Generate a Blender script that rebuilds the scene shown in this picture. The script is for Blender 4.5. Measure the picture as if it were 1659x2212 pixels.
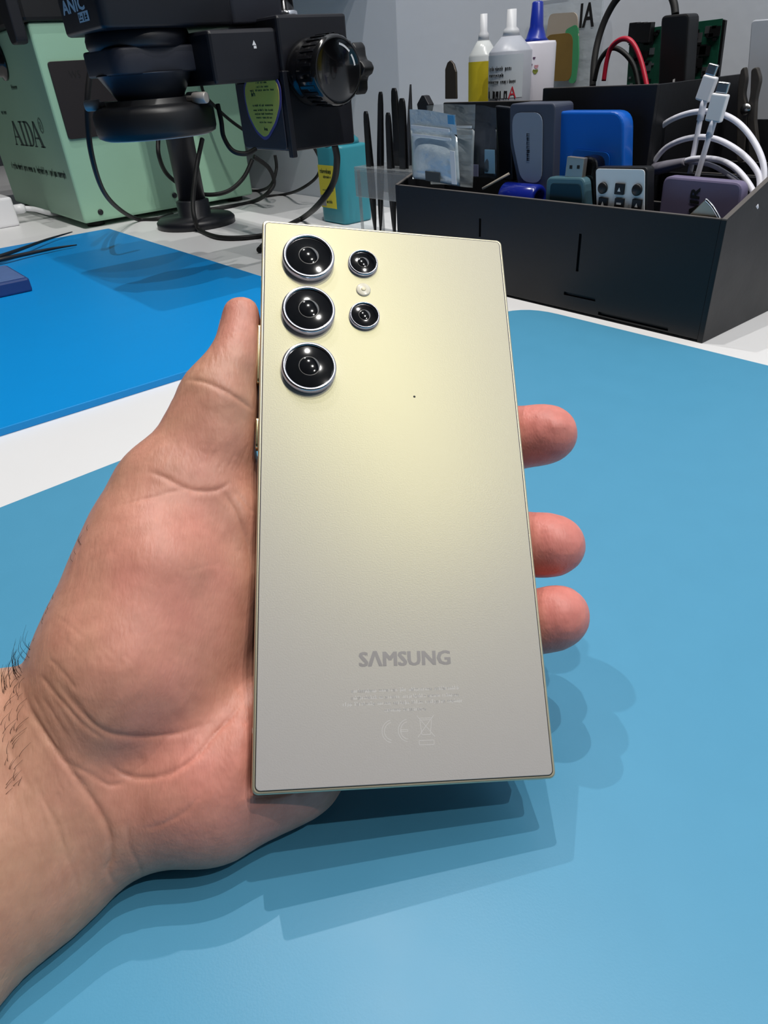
import bpy, bmesh, math, random
import numpy as np
from mathutils import Vector, Matrix

for o in list(bpy.data.objects):
    bpy.data.objects.remove(o)
SC = bpy.context.scene
COL = SC.collection
random.seed(7)
RNG = np.random.default_rng(7)
S = 0.001                       # everything below is written in millimetres

# ------------------------------------------------------------------ camera
# room axes: X along the back wall, Y towards the back wall, Z up; the bench top is Z = 0
FPX, CX, CY, CAMH = 1450.0, 829.5, 1106.0, 180.0
CAMR = np.array([[0.6307312, 0.3940821, -0.6684889],      # columns: image right, image down, view direction
                 [0.7734135, -0.3895356, 0.5000936],
                 [-0.0633223, -0.8324429, -0.5504807]])
CAMO = np.array([0.0, 0.0, CAMH])
cd = bpy.data.cameras.new('camera')
cam = bpy.data.objects.new('camera', cd)
COL.objects.link(cam)
cd.sensor_fit = 'VERTICAL'
cd.sensor_height = 24.0
cd.lens = FPX / 2212 * 24.0
cd.clip_start = 0.01
cd.clip_end = 30
mw = Matrix.Identity(4)
for i in range(3):
    mw[i][0] = CAMR[i, 0]; mw[i][1] = -CAMR[i, 1]; mw[i][2] = -CAMR[i, 2]; mw[i][3] = CAMO[i] * S
cam.matrix_world = mw
SC.camera = cam

# ------------------------------------------------------------------ world, lamps, exposure
wd = bpy.data.worlds.new('world')
SC.world = wd
wd.use_nodes = True
wd.node_tree.nodes['Background'].inputs[0].default_value = (0.86, 0.93, 1.0, 1)
wd.node_tree.nodes['Background'].inputs[1].default_value = 0.03
SC.view_settings.view_transform = 'Standard'
SC.view_settings.look = 'None'
SC.view_settings.gamma = 1.0
SC.view_settings.use_curve_mapping = False
SC.view_settings.exposure = 0.0
LAMP_Z = 1500.0
LAMPS = [(737, 340), (348, 340), (-25, 345), (-440, 350), (-830, 350)]
LAMP_W = [21, 21, 21, 21, 21]
LAMP_COL = (1.0, 0.972, 0.93)
for li, ((la, lb), lw) in enumerate(zip(LAMPS, LAMP_W), 1):
    ld = bpy.data.lights.new('downlight_beam', 'SPOT')
    ld.energy = lw
    ld.color = LAMP_COL
    ld.shadow_soft_size = 0.007
    ld.spot_size = math.radians(150)
    ld.spot_blend = 0.6
    lo = bpy.data.objects.new('ceiling_downlight_%d_offscreen' % li, ld)
    lo.location = (la * S, lb * S, (LAMP_Z - 20) * S)
    COL.objects.link(lo)

# ------------------------------------------------------------------ pixel -> place helpers (photo is 1659 x 2212)
def ray(x, y):
    return CAMR @ np.array([(x - CX) / FPX, (y - CY) / FPX, 1.0])
def PZ(x, y, z=0.0):            # where the sight line meets height z
    d = ray(x, y); return CAMO + d * ((z - CAMH) / d[2])
def PB(x, y, b):                # ... meets the upright plane Y = b (parallel to the wall)
    d = ray(x, y); return CAMO + d * (b / d[1])
def PA(x, y, a):                # ... meets the upright plane X = a
    d = ray(x, y); return CAMO + d * (a / d[0])
def PD(x, y, depth):
    return CAMO + ray(x, y) * depth

# phone pose: columns are its right / up / outward axes in the room, PT the centre of its back
PR = np.array([[0.51355, -0.59168, 0.62143], [0.84159, 0.48853, -0.23034], [-0.1673, 0.64129, 0.74884]])
PSC = 1.03                      # phone units -> mm in the room (phone is 78 mm wide)
PT = CAMO + (np.array([-127.02, 100.28, 85.71]) - CAMO) * PSC
def P2R(p):
    return (np.asarray(p, float) * PSC) @ PR.T + PT
CAM_P = PR.T @ (CAMO - PT) / PSC
def PH(x, y, w=0.0):            # sight line meets the plane w in phone coordinates
    d = PR.T @ ray(x, y); return CAM_P + d * ((w - CAM_P[2]) / d[2])
def phone_pix(P):               # phone coordinates -> photo pixels
    q = (P2R(P) - CAMO) @ CAMR
    return np.stack([CX + FPX * q[:, 0] / q[:, 2], CY + FPX * q[:, 1] / q[:, 2]], 1)

# ------------------------------------------------------------------ materials
def lin(c):
    return tuple((v / 12.92 if v <= .04045 else ((v + .055) / 1.055) ** 2.4) for v in [x / 255 for x in c])
MATS = {}
def mat(name, rgb, rough=.5, metal=0.0, spec=.5, mottle=0.0, mscale=40, bump=0.0, bscale=300, coat=0.0, alpha=1.0, trans=0.0,
        rvar=0.0, ior=1.45, emit=0.0):
    if name in MATS:
        return MATS[name]
    m = bpy.data.materials.new(name)
    m.use_nodes = True
    nt = m.node_tree; N = nt.nodes; Lk = nt.links
    p = N['Principled BSDF']
    c = lin(rgb)
    p.inputs['Base Color'].default_value = (*c, 1)
    p.inputs['Roughness'].default_value = rough
    p.inputs['Metallic'].default_value = metal
    p.inputs['Specular IOR Level'].default_value = spec
    p.inputs['Coat Weight'].default_value = coat
    p.inputs['Alpha'].default_value = alpha
    p.inputs['Transmission Weight'].default_value = trans
    p.inputs['IOR'].default_value = ior
    if emit:
        p.inputs['Emission Color'].default_value = (*c, 1)
        p.inputs['Emission Strength'].default_value = emit
    tc = N.new('ShaderNodeTexCoord')
    nz = N.new('ShaderNodeTexNoise'); nz.inputs['Scale'].default_value = mscale; nz.inputs['Detail'].default_value = 4
    Lk.new(tc.outputs['Object'], nz.inputs['Vector'])
    if mottle:
        mx = N.new('ShaderNodeMix'); mx.data_type = 'RGBA'
        mx.inputs['A'].default_value = (*[v * (1 - mottle) for v in c], 1)
        mx.inputs['B'].default_value = (*[min(1, v * (1 + mottle)) for v in c], 1)
        Lk.new(nz.outputs['Fac'], mx.inputs['Factor']); Lk.new(mx.outputs['Result'], p.inputs['Base Color'])
    if rvar:
        mr = N.new('ShaderNodeMapRange')
        mr.inputs['To Min'].default_value = max(0, rough - rvar); mr.inputs['To Max'].default_value = min(1, rough + rvar)
        Lk.new(nz.outputs['Fac'], mr.inputs['Value']); Lk.new(mr.outputs['Result'], p.inputs['Roughness'])
    if bump:
        nb = N.new('ShaderNodeTexNoise'); nb.inputs['Scale'].default_value = bscale; nb.inputs['Detail'].default_value = 3
        Lk.new(tc.outputs['Object'], nb.inputs['Vector'])
        bp = N.new('ShaderNodeBump'); bp.inputs['Strength'].default_value = bump; bp.inputs['Distance'].default_value = .001
        Lk.new(nb.outputs['Fac'], bp.inputs['Height']); Lk.new(bp.outputs['Normal'], p.inputs['Normal'])
    MATS[name] = m
    return m

# ------------------------------------------------------------------ objects
ROOT = {}                        # object name -> origin (mm) its mesh coordinates are relative to
def tag(o, label=None, cat=None, group=None, kind=None):
    if label: o['label'] = label
    if cat: o['category'] = cat
    if group: o['group'] = group
    if kind: o['kind'] = kind
    return o
def thing(name, label, cat, loc, group=None, kind=None):
    o = bpy.data.objects.new(name, None); COL.objects.link(o)
    o.empty_display_size = .02
    loc = np.asarray(loc, float)
    o.location = Vector(loc * S)
    ROOT[o.name] = loc
    return tag(o, label, cat, group, kind)

class MB:
    """collects polygons (millimetres, room axes) for one mesh"""
    def __init__(s):
        s.v = []; s.f = []; s.sm = []
    def add(s, vs, fs, smooth=False):
        n = len(s.v)
        s.v += [tuple(map(float, q)) for q in vs]
        s.f += [[i + n for i in f] for f in fs]
        s.sm += [smooth] * len(fs)
        return s
    def box(s, a0, a1, b0, b1, z0, z1):
        c = [(a0, b0, z0), (a1, b0, z0), (a1, b1, z0), (a0, b1, z0), (a0, b0, z1), (a1, b0, z1), (a1, b1, z1), (a0, b1, z1)]
        return s.add(c, [[3, 2, 1, 0], [4, 5, 6, 7], [0, 1, 5, 4], [1, 2, 6, 5], [2, 3, 7, 6], [3, 0, 4, 7]])
    def obox(s, c, ux, uy, uz):  # centre and three half-axis vectors
        c, ux, uy, uz = [np.asarray(q, float) for q in (c, ux, uy, uz)]
        k = [c + i * ux + j * uy + l * uz for l in (-1, 1) for i, j in ((-1, -1), (1, -1), (1, 1), (-1, 1))]
        return s.add(k, [[3, 2, 1, 0], [4, 5, 6, 7], [0, 1, 5, 4], [1, 2, 6, 5], [2, 3, 7, 6], [3, 0, 4, 7]])
    def prism(s, poly, ext, smooth=False):
        poly = [np.asarray(q, float) for q in poly]; ext = np.asarray(ext, float); n = len(poly)
        s.add(poly, [list(range(n))])
        s.add([q + ext for q in poly], [list(range(n))[::-1]])
        for i in range(n):
            j = (i + 1) % n
            s.add([poly[i], poly[j], poly[j] + ext, poly[i] + ext], [[3, 2, 1, 0]], smooth)
        return s
    def lathe(s, prof, o, ax=(0, 0, 1), seg=40, smooth=True, cap=True):
        o = np.asarray(o, float); ax = np.asarray(ax, float); ax = ax / np.linalg.norm(ax)
        t = np.array([1., 0, 0]) if abs(ax[0]) < .8 else np.array([0, 1., 0])
        e1 = np.cross(ax, t); e1 /= np.linalg.norm(e1); e2 = np.cross(ax, e1)
        vs = []
        for r, z in prof:
            for k in range(seg):
                a = 2 * math.pi * k / seg
                vs.append(o + ax * z + r * (math.cos(a) * e1 + math.sin(a) * e2))
        fs = []
        for i in range(len(prof) - 1):
            for k in range(seg):
                k2 = (k + 1) % seg
                fs.append([i * seg + k, i * seg + k2, (i + 1) * seg + k2, (i + 1) * seg + k])
        s.add(vs, fs, smooth)
        if cap:
            n = len(s.v) - len(vs)
            if prof[0][0] > 1e-6: s.f.append([n + k for k in range(seg)][::-1]); s.sm.append(False)
            if prof[-1][0] > 1e-6: s.f.append([n + (len(prof) - 1) * seg + k for k in range(seg)]); s.sm.append(False)
        return s
    def tube(s, pts, r, seg=10, closed=False, sub=6, caps=True):
        P = spline(pts, sub, closed); n = len(P)
        R = np.interp(np.linspace(0, 1, n), np.linspace(0, 1, len(r)), r) if isinstance(r, (list, tuple)) else np.full(n, r)
        T = np.gradient(P, axis=0)
        if closed: T = np.roll(P, -1, 0) - np.roll(P, 1, 0)
        T /= np.linalg.norm(T, axis=1)[:, None] + 1e-9
        u = np.cross(T[0], [0, 0, 1.]);
        if np.linalg.norm(u) < .1: u = np.cross(T[0], [1., 0, 0])
        vs = []
        for i in range(n):
            u = u - T[i] * (u @ T[i]); u /= np.linalg.norm(u); w = np.cross(T[i], u)
            for k in range(seg):
                a = 2 * math.pi * k / seg
                vs.append(P[i] + R[i] * (math.cos(a) * u + math.sin(a) * w))
        fs = []
        for i in range(n if closed else n - 1):
            j = (i + 1) % n
            for k in range(seg):
                k2 = (k + 1) % seg
                fs.append([i * seg + k, i * seg + k2, j * seg + k2, j * seg + k])
        m = len(s.v)
        s.add(vs, fs, True)
        if caps and not closed:
            s.f.append([m + k for k in range(seg)][::-1]); s.sm.append(False)
            s.f.append([m + (n - 1) * seg + k for k in range(seg)]); s.sm.append(False)
        return s
    def build(s, name, m, parent=None, bevel=0.0, bseg=2, label=None, cat=None, group=None, kind=None, raw=False, smooth_all=False, angle=35):
        V = np.array(s.v)
        if raw: org = np.zeros(3)
        elif parent is not None: org = ROOT[parent.name]
        else: org = np.array([(V[:, 0].min() + V[:, 0].max()) / 2, (V[:, 1].min() + V[:, 1].max()) / 2, V[:, 2].min()])
        me = bpy.data.meshes.new(name)
        me.from_pydata([tuple(q) for q in (V - org) * S], [], s.f)
        me.polygons.foreach_set('use_smooth', [bool(x) or smooth_all for x in s.sm])
        bm = bmesh.new(); bm.from_mesh(me)
        bmesh.ops.remove_doubles(bm, verts=bm.verts, dist=1e-7)
        bmesh.ops.recalc_face_normals(bm, faces=bm.faces)
        if bevel:
            ed = [e for e in bm.edges if len(e.link_faces) == 2 and e.calc_face_angle(0) > math.radians(angle)]
            bmesh.ops.bevel(bm, geom=ed, offset=bevel * S, segments=bseg, affect='EDGES', profile=.5, clamp_overlap=True)
        bm.to_mesh(me); bm.free()
        me.materials.append(m)
        o = bpy.data.objects.new(name, me); COL.objects.link(o)
        if parent is not None:
            o.parent = parent
        else:
            o.location = Vector(org * S)
        ROOT[o.name] = org
        return tag(o, label, cat, group, kind)

def spline(pts, sub=6, closed=False):
    P = np.array([np.asarray(q, float) for q in pts]); n = len(P)
    if n == 2 and not closed: return np.array([P[0] + (P[1] - P[0]) * t for t in np.linspace(0, 1, 4)])
    out = []
    for i in range(n if closed else n - 1):
        if closed: p0, p1, p2, p3 = P[(i - 1) % n], P[i], P[(i + 1) % n], P[(i + 2) % n]
        else: p0, p1, p2, p3 = P[max(i - 1, 0)], P[i], P[i + 1], P[min(i + 2, n - 1)]
        for t in np.arange(sub) / sub:
            out.append(.5 * ((2 * p1) + (-p0 + p2) * t + (2 * p0 - 5 * p1 + 4 * p2 - p3) * t * t + (-p0 + 3 * p1 - 3 * p2 + p3) * t ** 3))
    if not closed: out.append(P[-1])
    return np.array(out)
def rrect(x0, x1, y0, y1, r, seg=5):
    out = []
    for cx, cy, a0 in ((x1 - r, y1 - r, 0), (x0 + r, y1 - r, 90), (x0 + r, y0 + r, 180), (x1 - r, y0 + r, 270)):
        for k in range(seg + 1):
            a = math.radians(a0 + 90 * k / seg); out.append((cx + r * math.cos(a), cy + r * math.sin(a)))
    return out
def rpoly(P, r, seg=5):          # rounds the corners of a planar 3-D polygon
    P = [np.asarray(q, float) for q in P]; n = len(P); out = []
    for i in range(n):
        p, a, b = P[i], P[i - 1], P[(i + 1) % n]
        da = (a - p); db = (b - p); la = np.linalg.norm(da); lb = np.linalg.norm(db); rr = min(r, la * .45, lb * .45)
        s0 = p + da / la * rr; s1 = p + db / lb * rr
        for t in np.linspace(0, 1, seg + 1): out.append((1 - t) ** 2 * s0 + 2 * t * (1 - t) * p + t * t * s1)
    return out
def slab_b(pix, b, th, r=0):     # outline on the plane Y = b, given thickness towards the wall
    poly = [PB(x, y, b) for x, y in pix]
    if r: poly = rpoly(poly, r)
    return MB().prism(poly, (0, th, 0))
_TXT = {}
def text_geo(txt):
    """outline of a line of lettering, scaled to the unit square"""
    if txt in _TXT: return _TXT[txt]
    cu = bpy.data.curves.new('lettering', 'FONT'); cu.body = txt; cu.resolution_u = 2
    ob = bpy.data.objects.new('lettering', cu); COL.objects.link(ob)
    dg = bpy.context.evaluated_depsgraph_get(); dg.update()
    me = ob.evaluated_get(dg).to_mesh()
    v = np.array([q.co[:2] for q in me.vertices]); f = [list(p.vertices) for p in me.polygons]
    ob.evaluated_get(dg).to_mesh_clear(); bpy.data.objects.remove(ob)
    v = v - v.min(0); v = v / v.max(0)
    _TXT[txt] = (v, f); return v, f
def text_on(mb, txt, o, ux, uy, bold=0.0):
    """lettering filling the parallelogram o, ux (reading direction), uy (up)"""
    v, f = text_geo(txt); o, ux, uy = [np.asarray(q, float) for q in (o, ux, uy)]
    n = np.cross(ux, uy); n /= np.linalg.norm(n)
    offs = [(0, 0)] if not bold else [(dx * bold, dy * bold) for dx in (-1, 1) for dy in (-.5, .5)] + [(0, 0)]
    for i, (dx, dy) in enumerate(offs):
        e = ux / np.linalg.norm(ux) * dx + uy / np.linalg.norm(uy) * dy + n * .004 * i
        mb.add([o + e + p[0] * ux + p[1] * uy for p in v], f)
    return mb

def scribble_on(mb, o, ux, uy, words, seed=1):
    """print too small to read: rows of letter-sized ticks grouped in words, inside o, ux, uy"""
    rg = random.Random(seed); o, ux, uy = [np.asarray(q, float) for q in (o, ux, uy)]
    n = sum(words) + len(words) - 1; x = 0
    for wl in words:
        for k in range(wl):
            x0 = (x + .12) / n; x1 = (x + .86) / n; h = rg.choice((.62, .66, .7, 1.0)); y0 = 0 if rg.random() < .85 else -.2
            for (a, b, c, d) in (((x0, y0, x0 + .3 / n, h),) if rg.random() < .15 else ((x0, y0, x0 + .26 / n, h), (x1 - .26 / n, 0, x1, .64), (x0, rg.choice((0, .26, .46)), x1, rg.choice((.62, .64))))):
                d = max(d, b + .18)
                mb.add([o + a * ux + b * uy, o + c * ux + b * uy, o + c * ux + d * uy, o + a * ux + d * uy], [[0, 1, 2, 3]])
            x += 1
        x += 1
    return mb
def strokes_on(mb, segs, o, ux, uy):
    """lettering from quads given in unit coordinates"""
    o, ux, uy = [np.asarray(q, float) for q in (o, ux, uy)]
    for qd in segs:
        mb.add([o + x * ux + y * uy for x, y in qd], [list(range(len(qd)))])
    return mb
# ================================================================== the setting
M_WALL = mat('wall_paint', (214, 220, 230), .85, mottle=.04, mscale=6, bump=.15, bscale=90)
M_DESK = mat('white_laminate', (232, 232, 233), .38, mottle=.015, mscale=8, rvar=.05)
M_FLOOR = mat('floor_vinyl', (120, 116, 110), .6, mottle=.08, mscale=4)
M_CEIL = mat('ceiling_paint', (128, 128, 130), .9)
M_BLACK = mat('black_plastic', (20, 21, 24), .42, mottle=.15)
M_BLACKG = mat('gloss_black_plastic', (12, 12, 14), .18, coat=.4)
M_BLACKM = mat('matt_black_metal', (26, 27, 33), .5, mottle=.1)
M_STEEL = mat('steel', (190, 190, 190), .25, metal=1)
M_CHROME = mat('chrome', (225, 226, 230), .12, metal=1)
M_WHITE = mat('white_plastic', (232, 232, 236), .35)
M_RUBBER = mat('black_rubber', (14, 14, 15), .6)
M_INK = mat('black_ink', (16, 16, 18), .6)
M_WINK = mat('white_ink', (225, 226, 228), .6)

MB().box(-4200, 1800, -2600, 730, -780, -750).build('floor', M_FLOOR, kind='structure', label='grey vinyl floor under the workbench')
MB().box(-4200, 1800, 712, 760, -750, 1530).build('wall_back', M_WALL, kind='structure', label='plain grey painted wall behind the workbench')
MB().box(-4200, 1800, -2600, 712, 1500, 1530).build('ceiling', M_CEIL, kind='structure', label='grey ceiling above the workbench')

for i, (la, lb) in enumerate(LAMPS):
    t = thing('ceiling_downlight', 'small round recessed ceiling downlight in the row along the wall', 'downlight', (la, lb, 1490), 'row of ceiling downlights')
    MB().lathe([(42, 0), (45, 2), (45, 10), (30, 10), (28, 6), (30, 0), (42, 0)], (la, lb, 1490), cap=False, seg=24).build('trim_ring', M_WHITE, t)
    MB().lathe([(0.0, 7), (29, 7)], (la, lb, 1490), cap=False, seg=24).build('reflector', M_CHROME, t)

sh_ = thing('shade_shelf', 'unseen white shelf on two brackets, added to shade the back of the bench', 'shelf', (-1095, 612, 300))  # out of view; added and sized to throw shade on the bench back
MB().box(-1500, -840, 505, 711, 420, 438).build('shelf_board', mat('shelf_white', (220, 220, 220), .5), sh_, bevel=1)
for a in (-1400, -900):
    MB().prism([(a, 711, 420), (a, 711, 300), (a, 530, 420)], (6, 0, 0)).build('bracket', M_STEEL, sh_)
desk = thing('workbench', 'long white laminate workbench against the wall', 'workbench', (-700, 190, -750))
MB().box(-2600, 900, -340, 711, -32, 0).build('worktop', M_DESK, desk, bevel=1.5)
for a in (-2560, 860):
    for b in (-300, 670):
        MB().box(a - 25, a + 25, b - 25, b + 25, -750, -32).build('leg', M_STEEL, desk)

# ------------------------------------------------------------------ mats
M_LMAT = mat('pale_blue_silicone', (79, 152, 188), .40, spec=.5, mottle=.03, mscale=60, bump=.025, bscale=1800, rvar=.04)
M_BMAT = mat('azure_silicone', (0, 140, 215), .42, spec=.4, mottle=.02, mscale=30)
poly = rpoly([np.array(q, float) for q in ((-386, 452, 0), (620, 452, 0), (620, -320, 0), (-342, -320, 0))], 42, 8)
MB().prism(poly, (0, 0, 2.0)).build('desk_mat', M_LMAT, label='large pale blue desk mat under the hand and phone', cat='mat', bevel=.4)
poly = rpoly([np.array(q, float) for q in ((-1108, 352, 0), (-459, 352, 0), (-459, -290, 0), (-1108, -290, 0))], 4, 4)
MB().prism(poly, (0, 0, 5.0)).build('repair_mat', M_BMAT, label='thick bright azure repair mat under the microscope', cat='mat', bevel=.5)

# ------------------------------------------------------------------ green cabinet
M_GREEN = mat('mint_enamel', (150, 192, 166), .45, mottle=.05, mscale=12, bump=.1, bscale=500)
M_DPLATE = mat('dark_brown_plate', (34, 30, 32), .45)
M_GINK = mat('dark_green_print', (52, 74, 68), .6)
M_FAINT = mat('faded_green_print', (96, 124, 110), .6)
t = thing('equipment_cabinet', 'pale green metal equipment box with dark side plate and lettering', 'cabinet', (-1365, 490, 0))
MB().box(-1575, -1165, 336, 636, 8, 262).build('housing', M_GREEN, t, bevel=4, bseg=3)
MB().box(-1580, -1160, 330, 640, 262, 312).build('lid', M_BLACK, t, bevel=5)
for a in (-1550, -1190):
    for b in (360, 612):
        MB().lathe([(13, 0), (14, 8)], (a, b, 0), seg=16).build('rubber_foot', M_RUBBER, t)
MB().prism(rpoly([(-1165, 347, 122), (-1165, 440, 122), (-1165, 440, 217), (-1165, 347, 217)], 5), (3, 0, 0)).build('side_plate', M_DPLATE, t, bevel=.5)
mb = MB(); text_on(mb, 'W5', (-1161.6, 372, 196), (0, 16, 0), (0, 0, 9)); mb.build('plate_lettering', M_INK, t)
qa, qb, qc = PB(34, 313, 335.5), PB(99, 325, 335.5), PB(32, 262, 335.5)
A_ = lambda x: [[(x, 0), (x + .02, 0), (x + .135, 1), (x + .11, 1)], [(x + .2, 0), (x + .27, 0), (x + .15, 1), (x + .1, 1)], [(x + .04, .32), (x + .19, .32), (x + .19, .38), (x + .05, .38)], [(x - .03, 0), (x + .06, 0), (x + .06, .045), (x - .03, .045)], [(x + .16, 0), (x + .3, 0), (x + .3, .045), (x + .16, .045)]]
sg = A_(.03) + [[(.38, 0), (.43, 0), (.43, 1), (.38, 1)], [(.34, 0), (.47, 0), (.47, .045), (.34, .045)], [(.34, .955), (.47, .955), (.47, 1), (.34, 1)]]
sg += [[(.53, 0), (.58, 0), (.58, 1), (.53, 1)], [(.49, 0), (.62, 0), (.62, .045), (.49, .045)], [(.49, .955), (.62, .955), (.62, 1), (.49, 1)]]
arc = [(.6 + .13 * math.sin(t_), .5 + .5 * math.cos(t_)) for t_ in np.linspace(0, math.pi, 12)]; arc2 = [(.6 + .075 * math.sin(t_), .5 + .44 * math.cos(t_)) for t_ in np.linspace(0, math.pi, 12)]
sg += [[arc[i], arc[i + 1], arc2[i + 1], arc2[i]] for i in range(11)] + A_(.72)
mb = MB(); strokes_on(mb, sg, (qa[0], 335.5, qa[2]), (qb[0] - qa[0], 0, 0), (0, 0, qc[2] - qa[2]))
mb.build('brand_lettering', M_GINK, t)
mb = MB(); qm = PB(87, 272, 335.5)
text_on(mb, 'R', (qm[0] - 4, 335.5, qm[2] - 5), (9, 0, 0), (0, 0, 10)); mb.lathe([(8.5, 0), (10.5, 0)], (qm[0] + .5, 335.5, qm[2]), (0, 1, 0), cap=False, seg=24)
mb.build('registered_mark', M_FAINT, t)
mb = MB(); qa, qb = PB(24, 357, 335.5), PB(145, 391, 335.5)
scribble_on(mb, (qa[0], 335.5, 70), (qb[0] - qa[0], 0, 0), (0, 0, 11), (12, 8, 2, 9, 13), 3); mb.build('caption_print', M_FAINT, t)
for (x, y) in ((30, 189), (8, 243)):
    q = PB(x, y, 335.5); mb = MB(); scribble_on(mb, (q[0] - 17, 335.5, q[2] - 3), (34, 0, 0), (0, 0, 7), (6,) if y < 200 else (4,), y); mb.build('dial_print', M_FAINT, t)
q = PB(4, 132, 336)
k = MB().lathe([(26, 0), (26, 4), (21, 6), (20, 30), (17, 33), (0.01, 33)], (q[0], 336, q[2]), (0, -1, 0), seg=32).build('control_knob', M_BLACKG, t)
MB().box(q[0] - 1.5, q[0] + 1.5, 301.5, 303, q[2] + 4, q[2] + 17).build('pointer', M_WINK, k)
q = PB(38, 30, 330)
MB().prism(rpoly([(q[0] - 34, 330, 312), (q[0] + 22, 330, 312), (q[0] + 16, 330, 238), (q[0] - 14, 330, 238)], 8), (0, -16, 0)).build('handle', M_BLACKM, t, bevel=2)
for (x, y) in ((217, 458), (377, 422)):
    q = PA(x, y, -1165); MB().lathe([(4.2, 0), (4.2, 1.2), (2.5, 2), (0.01, 2)], (-1165, q[1], q[2]), (1, 0, 0), seg=14).build('screw', M_BLACKM, t)

# white power adapter by the cabinet
t = thing('power_adapter', 'white power adapter block with thick white lead beside the green box', 'adapter', (-1190, 218, 0))
q0, q1 = PZ(45, 487), PZ(0, 497)
aa, bb = q0[0], q0[1]
MB().box(aa - 62, aa, bb - 60, bb, 0, 44).build('body', M_WHITE, t, bevel=4, bseg=3)
MB().lathe([(7.5, 0), (7.5, 16), (5.5, 20)], (aa - 22, bb, 22), (0, 1, 0), seg=18).build('strain_relief', M_WHITE, t)
MB().tube([(aa - 22, bb + 16, 22), (aa - 23, bb + 34, 18), (aa - 26, bb + 60, 7), (aa - 34, bb + 84, 4.5), (aa - 60, bb + 90, 4.5), (aa - 130, bb + 88, 4.5)], 4.2).build('lead', M_WHITE, t)

# ------------------------------------------------------------------ microscope on its pillar
M_SCOPE = mat('scope_black', (22, 23, 30), .42, mottle=.1, rvar=.08)
M_SCOPE2 = mat('scope_charcoal', (40, 42, 52), .5, mottle=.1)
M_LENSC = mat('scope_cone', (66, 70, 80), .35, metal=.6)
M_YEL = mat('sticker_yellow', (242, 218, 96), .55, mottle=.05)
M_PURP = mat('sticker_purple', (96, 86, 150), .5)
sc = thing('microscope', 'black stereo repair microscope with ring light, large focus knob and yellow sticker', 'microscope', (-1034, 461, 0))
MB().lathe([(58, 0), (58, 8), (54, 12), (24, 14), (24, 34), (20, 36)], (-1034, 461, 0), seg=40).build('foot', M_SCOPE, sc)
MB().lathe([(19.5, 30), (19.5, 440)], (-1034, 461, 0), seg=32).build('pillar', M_SCOPE, sc)
MB().tube([(-1034, 461, 425), (-860, 452, 432), (-683, 440, 425)], 16, seg=16).build('boom', M_SCOPE, sc)
MB().lathe([(24, 400), (24, 450)], (-1034, 461, 0), seg=32).build('boom_clamp', M_SCOPE, sc)
MB().lathe([(9.5, 232), (9.5, 440)], (-683, 437, 0), seg=28).build('hanger_rod', M_BLACKG, sc)
MB().lathe([(11, 226), (12.5, 227), (12.5, 231), (11, 232)], (-683, 437, 0), seg=28).build('rod_collar', M_CHROME, sc)
blk = MB().box(-730, -637, 398, 476, 117, 226).build('focus_block', M_SCOPE, sc, bevel=2.5)
MB().box(-641, -634, 396, 402, 112, 184).build('slide_plate', M_SCOPE, sc, bevel=1)
MB().prism(rpoly([(-726, 398, 119), (-642, 398, 119), (-642, 398, 176), (-726, 398, 176)], 5), (0, -3, 0)).build('sticker_panel', M_SCOPE2, sc, bevel=.6)
arm = MB().box(-722, -641, 330, 399, 177, 217).build('arm', M_SCOPE, sc, bevel=3)
mb = MB(); q = PA(549, 96, -640.8)
mb.add([(-640.7, q[1] - 2, q[2] - .5), (-640.7, q[1] + 2, q[2] - .5), (-640.7, q[1], q[2] + 3.2)], [[0, 1, 2]]); mb.add([(-640.7, q[1] - .8, q[2] - 3), (-640.7, q[1] + 2, q[2] - 3), (-640.7, q[1] + 2, q[2] - 1), (-640.7, q[1] - .8, q[2] - 1)], [[0, 1, 2, 3]])
mb.build('arm_mark', M_WINK, arm)
# shield sticker
sh = [(549, 150), (578, 150), (590, 163), (603, 188), (605, 225), (596, 262), (580, 292), (572, 296), (556, 282), (540, 250), (532, 215), (530, 190), (537, 170)]
pl = [PB(x, y, 394.8) for x, y in sh]; c = sum(pl) / len(pl)
st = MB().prism(rpoly([c + (q - c) * 1.10 for q in pl], 6), (0, -.4, 0)).build('shield_sticker', M_PURP, sc)
MB().prism(rpoly([q + np.array([0, -.5, 0]) for q in pl], 6), (0, -.3, 0)).build('sticker_face', M_YEL, st)
mb = MB()
for (x0, x1, y, h, wd_) in ((551, 571, 164, 9, (4,)), (544, 582, 173, 4, (5, 3, 6)), (552, 576, 179, 4, (4, 6)), (553, 580, 188, 4, (7, 4)), (540, 592, 196, 4, (4, 6, 5, 3)), (543, 552, 204, 8, (2,)), (546, 590, 228, 4.5, (6, 5, 8)), (548, 590, 238, 4, (4, 7, 3, 5)), (551, 590, 246, 4, (6, 3, 8)), (554, 588, 254, 4, (5, 9)), (561, 588, 264, 4, (6, 4)), (571, 579, 279, 7, (2,))):
    qa, qb = PB(x0, y + h / 2, 393.9), PB(x1, y + h / 2, 393.9)
    scribble_on(mb, (qa[0], 393.85, qa[2]), (qb[0] - qa[0], 0, 0), (0, 0, h / 2.1), wd_, y)
mb.build('sticker_print', M_GINK, st)
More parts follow.
